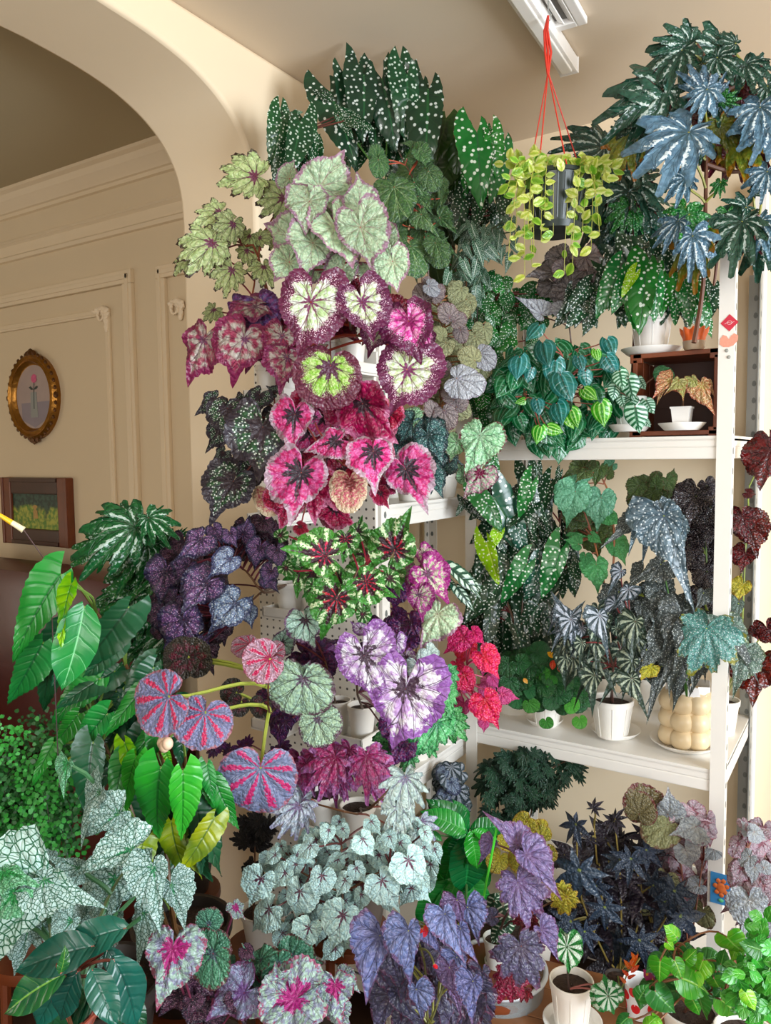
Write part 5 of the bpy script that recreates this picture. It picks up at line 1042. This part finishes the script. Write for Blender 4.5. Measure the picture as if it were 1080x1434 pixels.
plant(BG, 'begonia with arching steel-blue leaves covered in silver dots on the second shelf', 1.98, [
 ('nwing', 'steel_dots', '898,722,880,778,6,0 930,722,975,860,9,0 905,720,905,795,7 945,735,965,845,5 912,712,893,745,6 925,715,960,770,7'),
 ('nwing', 'grey_dots', '885,735,840,768,4 925,790,860,830,5,0 960,880,935,975,6,0 955,860,920,950,4 985,830,970,870,3 940,850,925,930,2 900,800,870,840,1 985,880,990,960,2 905,910,880,960,2'),
 ('lobed', 'green_dots_silver', '990,880,965,948,9,0'), ('nwing', 'grey_dots', '1020,870,1068,958,4,0', [(950, 890, 45, 50, 30, 60, 95, 98, 30, -8, 2), (900, 850, 40, 40, 16, 55, 85, 100, 40, -8, 0)]),
 ('wing', 'grey_green_dots', '1022,878,1066,965,6,0 1035,845,1032,880,4 1038,915,1026,978,4,0'), ('rex', 'olive_gold', '912,935,895,955,3 1040,820,1032,845,1')],
 stems=[[(962, 975, -.05), (940, 850), (918, 745)], [(962, 975, -.05), (965, 900), (1000, 875), (1030, 885)]], stemcol='#3c6c2c', sr=.0028, pet='#8c9c3c', pr=.0025, seed=53)
plant(BG, 'begonia with metallic pleated silver-black leaves in a white pot on the second shelf', 1.95, [
 ('wing', 'metal_fan', '797,866,772,826,6,0 799,864,820,840,6 800,868,790,906,7,0 796,870,766,890,4 802,872,806,912,4 800,868,766,858,3'),
 ('nwing', 'metal_fan', '840,862,856,932,6 880,825,848,860,3 862,845,832,872,1 870,800,850,835,0 790,880,770,915,3 815,880,800,925,3 783,860,765,890,4'),
 ('nwing', 'green_fan_dark', '815,900,812,940,4 890,870,885,940,5,10 885,950,912,1012,9,0 885,925,870,985,5 890,950,862,950,2 878,880,870,950,3', [(850, 900, 50, 50, 26, 42, 70, 95, 40, -7, 1), (810, 900, 25, 30, 8, 40, 55, 95, 40, -5, 1)])],
 pot=potg(857, 1030, .698, 58, 54, f=True), stems=[[(858, 930), (835, 880), (800, 870)], [(860, 930), (885, 880)]], stemcol='#5c3c34', seed=54)
p = onp(862, 1027, 2, .693); saucer('white saucer under the silver-black pleated begonia pot', (p.x, p.y, .69), .07)
plant(BG, 'compact dark green begonia with small round leaves and orange blooms in white pot', 2.12, [
 ('round', 'small_green', '', [(750, 948, 50, 36, 110, 14, 22, 90, 110, -5, 6), (800, 960, 18, 35, 24, 14, 22, 90, 90, -4, 3)]),
 ('round', 'bright_small', '742,985,748,1000,6 800,985,806,1000,5 770,955,782,960,6 758,945,770,938,5 812,1008,816,1022,4 765,1010,770,1022,6'),
 ('hoya', 'petal_orange', '795,938,802,948,7 783,930,790,945,7 775,925,772,938,6 790,920,800,930,6'), ('hoya', 'petal_yellow', '776,920,768,912,7 800,928,808,922,7 734,950,738,958,7')],
 pot=potg(765, 1014, .698, 46, 40, f=True), nopet=True, seed=55)
p = onp(763, 1012, 2, .693); saucer('white saucer under the compact dark green begonia', (p.x, p.y, .69), .055)
# bubble planter
p = onp(962, 1040, 2, .698); d = dep(p); rb = 37 / F * d; hb = 74 / F * d
p1_ = onp(957, 1042, 2, .693); saucer('wide white saucer under the cream bubble planter', (p1_.x + .004, p1_.y, .69), .092)
t = thing('bubble_planter', 'cream planter moulded like stacked bubbles with a folded white paper liner', 'pot', p)
m_bub = simple('cream_bubble', '#e3cda6', .4, ns=20, na=.05)
for j in range(3):
    for i in range(7):
        a = 2 * math.pi * (i + .15) / 7; b = B(); r = hb / 6 * 1.28
        b.ball((0, 0, 0), r, (1, 1, .95), 3); b.done('bubble', m_bub, t, V(((rb - r * .8) * math.cos(a), (rb - r * .8) * math.sin(a), hb * (j + .5) / 3)), smooth=True)
b = B(); b.lathe([(0, 0), (rb * .7, 0), (rb * .75, hb), (rb * .68, hb), (rb * .6, hb * .8)], n=28); b.done('core', m_bub, t, smooth=True)
m_pap = simple('white_paper', '#f4f4f6', .6)
for i, (a, h_, o_) in enumerate(((-2.3, .05, 0), (-1.4, .057, .004), (-.5, .048, -.002), (.8, .052, 0), (2.3, .05, 0))):
    c, s_ = math.cos(a), math.sin(a); r = rb * .62; b = B(); u_ = V((-s_, c, 0)); w0 = .036; n_ = V((c, s_, 0))
    q = V((c * r, s_ * r, hb * .86)) + n_ * o_; b.prism([q - u_ * w0, q + u_ * w0, q + u_ * w0 * .8 + V((0, 0, h_ * .8)) + n_ * .006, q - u_ * w0 * .6 + V((0, 0, h_)) + n_ * .008], n_ * .0008); b.done('paper_liner', m_pap, t)
plant(BG, 'black begonia with red undersides and fine pale dots at the right end of the shelf', 2.02, [
 ('rex', 'black_red_dots', '990,680,1000,705,3 975,695,965,740,4 995,710,985,760,4 960,710,955,750,1 1000,730,990,770,3 990,800,1000,840,2 995,880,985,930,-3 965,690,950,720,0', [(975, 730, 28, 40, 18, 35, 55, 95, 50, -6, 1), (990, 850, 14, 50, 12, 35, 55, 95, 50, -6, 0)])],
 pot=potz(975, 2.25, .69, .05, .1), stems=[[(985, 900), (990, 790), (985, 700)]], stemcol='#4c6c2c', sr=.003, pet='#5c6c2c', seed=56)
plant(BG, 'glossy blood-red begonia leaning out beyond the right post', 1.98, [
 ('rex', 'dark_red_glossy', '1078,632,1064,690,6 1085,620,1078,600,3 1048,735,1062,782,4,0 1040,722,1048,760,5,0 1044,775,1038,805,3 1048,690,1062,694,3,30 1075,880,1090,912,2 1062,930,1054,993,2,0 1055,885,1066,872,1 1085,660,1070,650,2')],
 pot=potz(1020, 2.17, .69, .045, .1), stems=[[(1035, 920), (1042, 820), (1045, 740)], [(1035, 940), (1060, 900), (1075, 880)], [(1045, 760), (1050, 680), (1075, 645)]], stemcol='#7c8c3c', sr=.003, seed=57)

# ================================================================== BELOW THE MIDDLE SHELF
plant('cane_begonia', 'dark green begonia with small deeply cut leaves under the second shelf', 2.22, [
 ('hand', 'dark_lobed', '', [(725, 1090, 50, 42, 110, 18, 32, 95, 60, -6, 5), (770, 1080, 45, 25, 30, 16, 28, 90, 60, -4, 3), (700, 1140, 25, 20, 12, 18, 28, 90, 50, -3, 2)])],
 pot=potz(735, 2.42, .13, .07, .13), stems=[[(735, 1250), (730, 1120), (705, 1060)], [(733, 1180), (760, 1090), (805, 1060)]], stemcol='#4c3424', nopet=True, seed=60)
plant('cane_begonia', 'slate-blue begonia glimpsed behind the corner post near the floor', 2.15, [
 ('fan', 'metal_fan', '', [(630, 1100, 22, 28, 16, 18, 30, 90, 80, -4, 4)]), ('fan', 'blue_silver', '632,1095,642,1112,4 622,1080,612,1092,3 625,1110,618,1126,3')],
 pot=potz(625, 2.28, .13, .06, .1), stems=[[(628, 1250), (630, 1110)]], nopet=True, seed=61)
plant('climbing_philodendron', 'plant with big smooth dark green pointed leaves at the foot of the corner post', 1.78, [
 ('smooth', 'banana_green', '655,1165,610,1120,6,0 652,1168,608,1148,8,0 660,1162,712,1150,6,0 650,1168,630,1207,5 655,1170,662,1270,5,0 668,1158,716,1168,4 645,1170,622,1245,3 655,1150,640,1120,1'),
 ('smooth', 'banana_bright', '650,1162,596,1132,10,0 660,1165,672,1225,7 605,1165,620,1178,9 665,1165,700,1175,7 600,1150,606,1160,5', [(640, 1210, 30, 30, 7, 60, 90, 95, 40, -8, -3)])],
 pot=potz(650, 1.85, .2, .08, .13), stems=[[(652, 1300), (655, 1175)]], stemcol='#3c6c34', sr=.005, pet='#3c7c3c', seed=62)
plant('cane_begonia', 'lavender-blue wing-leaved begonia with small red blossoms at bottom centre', 1.36, [
 ('wing', 'blue_wing', '532,1310,512,1410,8,0 572,1303,576,1395,10,0 623,1280,652,1350,9,0 583,1385,592,1440,8 663,1374,662,1440,8,0 645,1300,670,1350,4 640,1340,662,1400,3 610,1440,615,1460,3 600,1300,620,1340,2 655,1270,672,1330,1'),
 ('wing', 'mauve_wing', '630,1355,640,1414,6 640,1260,655,1310,3 600,1390,590,1430,2 635,1380,645,1430,2'),
 ('wing', 'dusky_wing', '560,1350,540,1420,-2 545,1330,560,1400,-2', [(600, 1370, 80, 50, 26, 65, 95, 85, 30, -9, -2)]),
 ('hoya', 'petal_red', '594,1296,600,1306,9 596,1292,606,1290,9 592,1300,586,1308,9 598,1302,592,1312,9 608,1350,612,1358,8')],
 pot=potz(600, 1.44, .28, .09, .14), stems=[[(600, 1440), (595, 1350), (575, 1290)], [(600, 1440), (640, 1320), (640, 1260)]], stemcol='#5c5c34', pet='#7c7c3c', seed=63)
plant('cane_begonia', 'begonia with mauve-grey pointed leaves and crimson undersides tied to a green stake', 1.55, [
 ('lobed', 'mauve_wing', '725,1236,742,1302,9,0'), ('wing', 'mauve_wing', '737,1197,790,1262,9,0 725,1183,692,1143,6,0 758,1302,786,1350,7,0 725,1190,745,1185,5 752,1280,760,1262,3 689,1180,672,1215,3'),
 ('lobed', 'dusky_wing', '730,1325,758,1390,9,0'), ('rex', 'dusky_wing', '680,1280,692,1295,4 690,1285,668,1290,3'), ('lobed', 'crimson', '714,1365,698,1408,3 740,1280,755,1310,1 725,1180,740,1192,2 745,1290,748,1312,4 735,1385,720,1400,0')],
 pot=potg(695, 1352, .35, 36, 42, c='#e6ecea'), stems=[[(705, 1290), (725, 1250), (735, 1200)], [(715, 1290), (760, 1300)]], stemcol='#4c3434', pet='#5c3434', seed=64)
b = B(); q = [P(673, 1280, 1.5), P(698, 1148, 1.5)]; mt = [o for o in COL.objects if o.get('label', '').startswith('begonia with mauve-grey')][0]
b.tube([q[0] - mt.location, q[1] - mt.location], .0025, 6); b.done('stake', simple('green_stake', '#4cd038', .4), mt)
plant(BG, 'dark green begonia with white dashes behind the mauve leaves', 1.64, [
 ('pep', 'pep_dots_green', '692,1262,680,1290,3 705,1270,715,1300,4 700,1300,690,1325,4 712,1290,712,1320,3 688,1265,700,1250,2 700,1310,712,1335,2')], pot=potg(694, 1372, .31, 30, 30, c='#e8e8e4'), pet='#5c3c34', seed=65)
plant('cane_begonia', 'begonia with puckered yellow-olive leaves behind the mauve ones', 1.72, [
 ('round', 'olive_gold', '738,1150,722,1168,4 758,1175,740,1158,5 765,1190,770,1210,3 730,1200,722,1225,2 745,1220,742,1245,2 735,1160,750,1148,4 700,1200,690,1222,0 715,1170,705,1190,1 760,1160,748,1152,2'), ('lobed', 'olive_gold', '793,1255,800,1290,4,0 785,1250,808,1262,3')],
 pot=potz(745, 1.86, .2, .06, .1), stems=[[(745, 1300), (745, 1190)], [(745, 1280), (790, 1255)]], pet='#6c3c2c', seed=66)
plant('cane_begonia', 'begonia with deeply cut black star-shaped leaves and lime centres on the floor rack', 1.98, [
 ('star', 'black_star', '807,1154,789,1181,6 812,1218,803,1275,8,0 884,1202,879,1241,8,0 847,1270,848,1309,8,0 945,1247,938,1290,8,0 953,1282,982,1321,7,0 896,1316,908,1360,8,0 868,1203,845,1219,5 835,1240,839,1272,5 905,1190,931,1216,4 819,1304,833,1338,4 930,1260,956,1312,3 800,1290,768,1303,3 915,1240,941,1227,3 790,1300,806,1339,2 870,1320,857,1359,4'),
 ('star', 'black_star_dark', '831,1132,845,1120,5 827,1176,832,1190,4 862,1147,872,1130,4 790,1197,778,1215,2 860,1150,850,1170,3 905,1170,890,1195,0 922,1245,930,1262,2', [(865, 1240, 65, 75, 55, 40, 62, 90, 90, -9, 0), (900, 1330, 60, 40, 22, 40, 62, 90, 80, -8, 0), (800, 1290, 35, 40, 12, 36, 56, 90, 80, -7, 0)])],
 pot=potz(870, 2.15, .13, .09, .15), stems=[[(865, 1360), (840, 1240), (832, 1150)], [(868, 1360), (870, 1250), (862, 1160)], [(870, 1360), (900, 1260), (885, 1205)], [(872, 1360), (930, 1290), (945, 1250)], [(865, 1360), (815, 1260), (808, 1165)]], stemcol='#8c7a3c', sr=.0032, pet='#7c7038', pr=.0022, seed=67)
plant('cane_begonia', 'begonia with olive-brown and silver shield leaves at the right end of the floor rack', 2.0, [
 ('round', 'brown_round', '895,1140,900,1110,5,0 905,1135,890,1105,3'), ('round', 'olive_round', '935,1155,900,1170,6,0 925,1175,920,1150,3 930,1230,918,1260,2 985,1275,980,1300,2 905,1260,910,1285,1'),
 ('cord', 'silver_oval', '938,1142,936,1104,5,0 975,1158,942,1165,8,0 985,1172,962,1182,9,0 960,1190,972,1225,8,0 935,1140,940,1155,5 1000,1190,985,1205,3 980,1240,955,1245,1'),
 ('cord', 'rose_silver', '952,1140,985,1155,5,20 970,1135,1000,1150,3 990,1150,1000,1190,4 950,1180,940,1200,2 1000,1160,980,1150,3', [(965, 1210, 40, 60, 28, 24, 36, 90, 90, -8, -1)])],
 pot=potz(965, 2.2, .13, .07, .12), stems=[[(965, 1350), (955, 1220), (940, 1150)], [(965, 1320), (985, 1200)]], stemcol='#7c4c3c', seed=68)
plant('cane_begonia', 'begonia with pink-silver metallic leaves spilling out right of the post', 1.75, [
 ('cord', 'silver_oval', '1056,1165,1078,1178,5,0 1050,1200,1030,1215,4 1057,1215,1055,1240,5 1070,1215,1090,1225,3 1050,1260,1062,1320,7,0 1040,1255,1038,1275,3 1048,1165,1040,1150,2 1040,1310,1060,1350,3 1040,1280,1036,1300,2 1085,1300,1070,1320,2'),
 ('cord', 'rose_silver', '1040,1150,1046,1165,2 1028,1190,1040,1205,3 1038,1215,1028,1240,4 1035,1180,1025,1200,3 1080,1240,1065,1262,4 1075,1265,1088,1290,3 1045,1225,1030,1270,4 1070,1240,1072,1262,5', [(1064, 1230, 26, 75, 34, 24, 36, 90, 80, -7, 0)])],
 pot=potz(1060, 1.95, 0.001, .06, .11, c='#8c5240'), stems=[[(1060, 1350), (1045, 1250), (1048, 1170)], [(1058, 1350), (1070, 1250)]], stemcol='#8c5c44', pet='#8c5c4c', seed=69)

# ================================================================== FOREGROUND TABLE, BOTTOM RIGHT
m_tab = simple('oak_table', '#8a5c38', .4, ns=22, na=.25); TZ = .28
tc0 = onp(860, 1420, 2, TZ)
t = thing('low_oak_table', 'low brown wooden table under the small potted plants, bottom right', 'table', (tc0.x + .02, tc0.y - .12, 0), rz=R_(10))
for i in range(5): b = B(); b.box((0, -.2 + i * .1, TZ - .012), (.86, .097, .022), bev=.002); b.done('tabletop_plank', m_tab, t)
for sx in (-1, 1):
    for sy in (-1, 1): b = B(); b.lathe([(0, 0), (.014, 0), (.02, TZ - .023), (0, TZ - .023)], c=(sx * .38, sy * .2, 0), n=12); b.done('leg', m_tab, t, smooth=True)
plant(BG, 'white and green striped round-leaved begonia in a tall white pot, bottom right', 1.6, [
 ('oval', 'water_leaf', '794,1330,786,1302,4,0 794,1326,797,1365,6,0 852,1395,862,1425,6,0 852,1392,845,1362,5,0')],
 pot=potg(800, 1440, TZ, 60, 72, f=True), stems=[[(797, 1385), (794, 1340)]], stemcol='#3c2c28', pet='#8c4c44', seed=70)
p = onp(802, 1440, 2, TZ)
saucer('white saucer under the tall white pot of striped round leaves', (p.x, p.y, TZ), .062)
# clear bucket of water
p = onp(700, 1440, 2, TZ - .1); d = 1.62
t = thing('clear_tub', 'translucent plastic tub with a thick rolled rim under the mauve begonia', 'tub', (p.x, p.y, TZ - .1))
m_cl = simple('clear_plastic', '#d4dde0', .12, trans=.75)
b = B(); b.lathe([(0, 0), (.085, 0), (.09, .004), (.104, .145), (.101, .147), (.087, .008), (0, .006)], n=36); b.done('body', m_cl, t, smooth=True)
b = B(); b.lathe([(.104 + .006 * math.cos(a), .147 + .006 * math.sin(a)) for a in [2 * math.pi * i / 10 for i in range(11)]], n=36); b.done('rim', simple('tub_rim', '#c4ccd4', .2), t, smooth=True)
b = B(); b.lathe([(.001, .07), (.094, .07)], n=30); b.done('gravel', simple('pale_gravel', '#a8b0ac', .8, ns=80, na=.5, bs=1.), t)
tt = thing('wooden_stool', 'small wooden stool just below the frame carrying the plastic tub', 'stool', (p.x, p.y, 0))
b = B(); b.lathe([(0, TZ - .125), (.14, TZ - .125), (.145, TZ - .11), (.14, TZ - .1), (0, TZ - .1)], n=28); b.done('seat', m_tab, tt, smooth=True)
for a in (0, 2.1, 4.2): b = B(); b.tube([(.11 * math.cos(a), .11 * math.sin(a), 0), (.08 * math.cos(a), .08 * math.sin(a), TZ - .12)], .012, 8); b.done('leg', m_tab, tt, smooth=True)
plant('creeping_plant', 'creeping plant with glossy mottled green heart leaves in a wide white pot', 1.5, [
 ('pep', 'bright_ovate', '925,1345,922,1380,7,0 945,1345,960,1375,7,0 960,1345,975,1330,6 955,1370,1000,1385,8,0 990,1350,985,1375,5 945,1300,940,1325,4 970,1400,985,1425,5 1010,1400,1040,1425,5,0 1000,1370,1012,1395,4'),
 ('pep', 'bright_lime', '935,1320,948,1330,6 985,1345,970,1375,6 975,1360,955,1385,6 1035,1320,1022,1345,4 905,1440,918,1420,8 915,1425,935,1440,7 948,1312,935,1295,6 1018,1312,1046,1345,6,30'),
 ('pep', 'mid_ovate', '918,1388,950,1425,7,0 910,1385,918,1410,5 895,1400,905,1380,6 900,1385,895,1415,4 975,1330,985,1345,3 960,1325,970,1340,3 1010,1350,1015,1330,5 1010,1385,1000,1400,4 978,1390,985,1430,7,60 880,1425,860,1440,6 1030,1400,1020,1430,4', [(960, 1360, 55, 35, 26, 24, 38, 90, 100, -6, 1)])],
 pot=potg(965, 1462, TZ, 78, 55), stems=[[(965, 1400), (955, 1350), (945, 1320)], [(965, 1410), (1000, 1385), (1045, 1390)]], stemcol='#5c3424', pet='#8c5c3c', seed=71)
plant('jade_shrub', 'leafy light green succulent shrub at the right edge, bottom', 1.38, [
 ('hoya', 'succulent', '', [(1065, 1370, 34, 60, 130, 16, 26, 80, 120, -6, 5), (1065, 1310, 25, 25, 26, 16, 24, -60, 90, -3, 4)]),
 ('pep', 'mid_ovate', '1050,1395,1060,1425,5,0 1045,1380,1030,1400,4 1065,1330,1040,1322,5'), ('pep', 'bright_lime', '1045,1390,1058,1418,8,0')],
 pot=potz(1065, 1.42, TZ, .06, .09), stems=[[(1060, 1400), (1063, 1340), (1065, 1290)], [(1060, 1400), (1080, 1350)], [(1060, 1410), (1045, 1370)]], stemcol='#6c9c3c', nopet=True, seed=72)
# red flower and ornaments
plant('flower_spike', 'slender spike of shrivelled orange-red petals beside the striped round leaves', 1.62, [
 ('lance', 'petal_orange', '884,1352,893,1336,2 882,1356,876,1345,2 884,1360,896,1352,2 880,1366,872,1358,2 880,1370,890,1364,2 876,1376,868,1368,2 890,1345,884,1334,2')],
 pot=potz(872, 1.66, TZ, .025, .04, c='#4a4440'), stems=[[(870, 1385), (880, 1360), (890, 1342)]], stemcol='#6c7c2c', nopet=True, sr=.002, seed=73)
q0, q1 = P(902, 1358, 1.55), P(920, 1384, 1.55); dx = (q1 - q0); L = dx.length; dx.normalize(); nn = (CP - q0).normalized(); sd = dx.cross(nn).normalized()
t = thing('plant_tag', 'narrow purple plant tag with yellow stars among the mottled green leaves', 'tag', q1 + dx * .02)
b = B(); bm_ = [q0 - dx * .002, q0 + sd * .008 + dx * .01, q1 + sd * .011, q1 - sd * .011, q0 - sd * .008 + dx * .01]
b.prism([x - t.location for x in bm_], -nn * .0012); b.done('plate', simple('purple_card', '#a8206c', .35), t)
def starpts(c, r, X, Y, k_=.45): return [c + X * (r * (1 if i % 2 == 0 else k_) * math.sin(i * math.pi / 5)) + Y * (r * (1 if i % 2 == 0 else k_) * math.cos(i * math.pi / 5)) for i in range(10)]
for f, r in ((.25, .0045), (.68, .0095)):
    b = B(); b.prism([x - t.location for x in starpts(q0.lerp(q1, f) + nn * .0004, r, sd, dx)], nn * .0006); b.done('star', simple('yellow_print', '#f0b428', .4), t)
b = B(); b.tube([q1 - t.location, q1 + dx * .03 + V((0, 0, -.03)) - t.location], .001, 5); b.done('pin', m_grey, t)
p = onp(895, 1420, 2, TZ)
t = thing('polka_cup', 'white paper cup with big red dots behind the mottled green leaves', 'cup', (p.x, p.y, TZ))
b = B(); b.lathe([(0, 0), (.024, 0), (.032, .075), (.0335, .076), (.031, .074), (.023, .004), (0, .003)], n=30); b.done('cup', simple('white_card', '#e6e8ec', .5), t, smooth=True)
m_rd = simple('red_print', '#cc1c24', .45)
for a, z in ((-2.4, .05), (-1.6, .028), (-1.0, .056), (-.3, .03), (-2.9, .02), (-1.75, .066), (.5, .05), (1.4, .03), (2.3, .05)):
    r = .024 + (.008) * z / .075 + .0006; b = B(); pts = []
    for i in range(14):
        th = 2 * math.pi * i / 14; aa = a + .010 * math.cos(th) / r; pts.append((r * math.cos(aa), r * math.sin(aa), z + .010 * math.sin(th)))
    b.prism(pts, (math.cos(a) * .0006, math.sin(a) * .0006, 0)); b.done('dot', m_rd, t)

# ================================================================== STICKERS ON THE RIGHT POST
yS = FY - .0006
def onpost(px, py): return onp(px, py, 1, FY)
c = onpost(1022, 452); r = (onpost(1035, 452) - c).x
t = tag(B().prism([(r * .98, 0, 0), (0, 0, r), (-r * .98, 0, 0), (0, 0, -r)], (0, -.0007, 0)).done('diamond_sticker', simple('red_sticker', '#c8203c', .35), None, V((c.x, FY - .0003, c.z))), 'red diamond sticker with a thin white ring on the right post', 'sticker')
b = B(); b.tube([(.0045 * math.cos(a) * 1.2, -.001, .0045 * math.sin(a)) for a in [i * math.pi / 8 for i in range(17)]], .0005, 4); b.tube([(-.011, -.001, -.002), (-.004, -.001, .001), (.004, -.001, -.001), (.011, -.001, .002)], .0005, 4); b.done('print', simple('white_print', '#f0d8d8', .4), t)
c = onpost(1021, 477); r = (onpost(1034, 477) - c).x
o_ = [(-1, 0, -.35), (-.95, 0, .3), (-.6, 0, .7), (-.25, 0, .55), (0, 0, .15), (.25, 0, .55), (.6, 0, .8), (1, 0, .5), (.95, 0, -.1), (.5, 0, -.6), (0, 0, -.75), (-.6, 0, -.7)]
tag(B().prism([V(x) * r for x in o_], (0, -.0007, 0)).done('bow_sticker', simple('coral_sticker', '#e89880', .4, ns=200, na=.2), None, V((c.x, FY - .0003, c.z))), 'coral scalloped sticker just below the red diamond on the post', 'sticker')
for (px, py, lb) in ((1018, 491, 'grey bolt head on the right post under the coral sticker, upper one'), (1021, 500, 'grey bolt head on the right post under the coral sticker, lower one')):
    c = onpost(px, py); b = B(); b.lathe([(.0, .0022), (.003, .002), (.0046, 0), (.0046, -.001)], n=14, M=Matrix.Rotation(R_(90), 4, 'X')); tag(b.done('bolt', m_grey, None, V((c.x, FY - .0003, c.z)), smooth=True), lb, 'bolt')
c = onpost(1010.5, 1245); w_, h_ = (onpost(1026, 1245) - onpost(995, 1245)).x, (onpost(1010, 1224).z - onpost(1010, 1267).z)
b = B(); b.box((0, -.0008, 0), (w_, .0016, h_)); t = tag(b.done('picture_card', simple('blue_card', '#3c8cc8', .4, ns=80, na=.1), None, V((c.x, FY - .0004, c.z))), 'small blue picture card with an orange flower taped to the right post', 'card')
b = B()
for i in range(7):
    a = i * 2 * math.pi / 7 + .3; b.ball((w_ * .27 * math.cos(a), -.003, h_ * (.06 + .24 * math.sin(a))), w_ * .13, (1, .25, 1), 1)
b.ball((0, -.003, h_ * .05), w_ * .24, (1, .15, 1.1), 2); b.done('orange_flower', simple('orange_print', '#e8783c', .5, ns=150, na=.3), t, smooth=True)
b = B(); b.ball((0, -.0025, -h_ * .36), .007, (1.1, .3, .8), 1); b.done('green_leaf', simple('mint_print', '#5cc08c', .5), t, smooth=True)

# ================================================================== YELLOW-TIPPED WAND, left edge
q = [P(70, 802, 1.22), P(60, 780, 1.21), P(33, 742, 1.2)]; a0 = P(-6, 718, 1.19)
t = thing('garden_wand', 'thin metal wand with a yellow and white feather tip poking in at left', 'wand', q[0] - V((0, 0, .35)))
L_ = t.location
b = B(); b.tube([V((0, 0, 0)), q[0] - L_, q[1] - L_, q[2] - L_], .0009, 6); b.done('wire', simple('dark_wire', '#5c4c50', .3, .6), t, smooth=True)
b = B(); e = q[2] - L_; s = a0 - L_; b.tube([e, e.lerp(s, .08), e.lerp(s, .45)], .0055, 10, .0042); b.done('white_tip', simple('ivory_tip', '#ece0b8', .4), t, smooth=True)
b = B(); b.tube([e.lerp(s, .42), e.lerp(s, .7), s], .0045, 10, .003); b.done('yellow_tip', simple('yellow_tip', '#e8b820', .4), t, smooth=True)

# ================================================================== SUPPORTS under the left foreground
def stand(label, x, y, h, r, m):
    t = thing('plant_stand', label, 'stand', (x, y, 0)); b = B(); b.lathe([(0, h - .02), (r, h - .02), (r * 1.02, h - .01), (r, h), (0, h)], n=28); b.done('top', m, t, smooth=True)
    for i in range(3):
        a = i * 2.094 + .4; b = B(); b.tube([(r * .9 * math.cos(a), r * .9 * math.sin(a), 0), (r * .7 * math.cos(a), r * .7 * math.sin(a), h - .018)], .01, 8); b.done('leg', m, t, smooth=True)
HS = {}
for o in list(COL.objects):
    if o.get('category') in ('plant', 'fern') and o.name.split('.')[0] not in ('hanging_basket',):
        x, y, z = o.location
        on_rack2 = -1.43 < x < -1.04 and y > 1.6; on_rack = -1.03 < x < -.3 and y > 2.05
        HS[o.name] = (round(x, 2), round(y, 2), round(z, 3), on_rack, on_rack2)
        if not on_rack and not on_rack2 and z > .05 and any(c.name.startswith('pot') for c in o.children) and not any(abs(z - v.z) < .01 and abs(x - v.x) < .15 for v in TR.values()) and abs(z - TZ) > .02 and z < 1.3:
            stand('stand carrying the ' + o['label'][:60].rsplit(' ', 1)[0], x, y, z, max(.05, .085), dwood2)
for o in list(COL.objects):
    if o.parent or not o.get('label'): continue
    x, y, z = o.location; n = o.name.split('.')[0]; g_ = None
    if n == 'saucer': g_ = 'white saucers under the shelf pots'
    elif n == 'bolt': g_ = 'bolts on the right post'
    elif n == 'plant_stand': g_ = 'stands under the foreground plants'
    elif n == 'steel_shelving': g_ = 'white steel shelving units'
    elif n in ('potted_begonia', 'potted_peperomia', 'cane_begonia', 'tall_cane_begonia'):
        if any(abs(z - v.z) < .01 and abs(x - v.x) < .2 for v in TR.values()): g_ = 'begonias in the wall trays of the tower'
        elif x > -1.03 and y > 2.0: g_ = 'plants on the top shelf of the right rack' if z > 1.3 else 'plants on the middle shelf of the right rack' if z > .5 else 'plants at the foot of the right rack'
        elif x < -1.03 and y > 1.6: g_ = 'plants on the left rack'
        else: g_ = 'plants in the foreground'
    if g_: o['group'] = g_

print('OBJECTS', len(COL.objects), 'TRIS', sum(len(o.data.polygons) for o in COL.objects if o.type == 'MESH'))
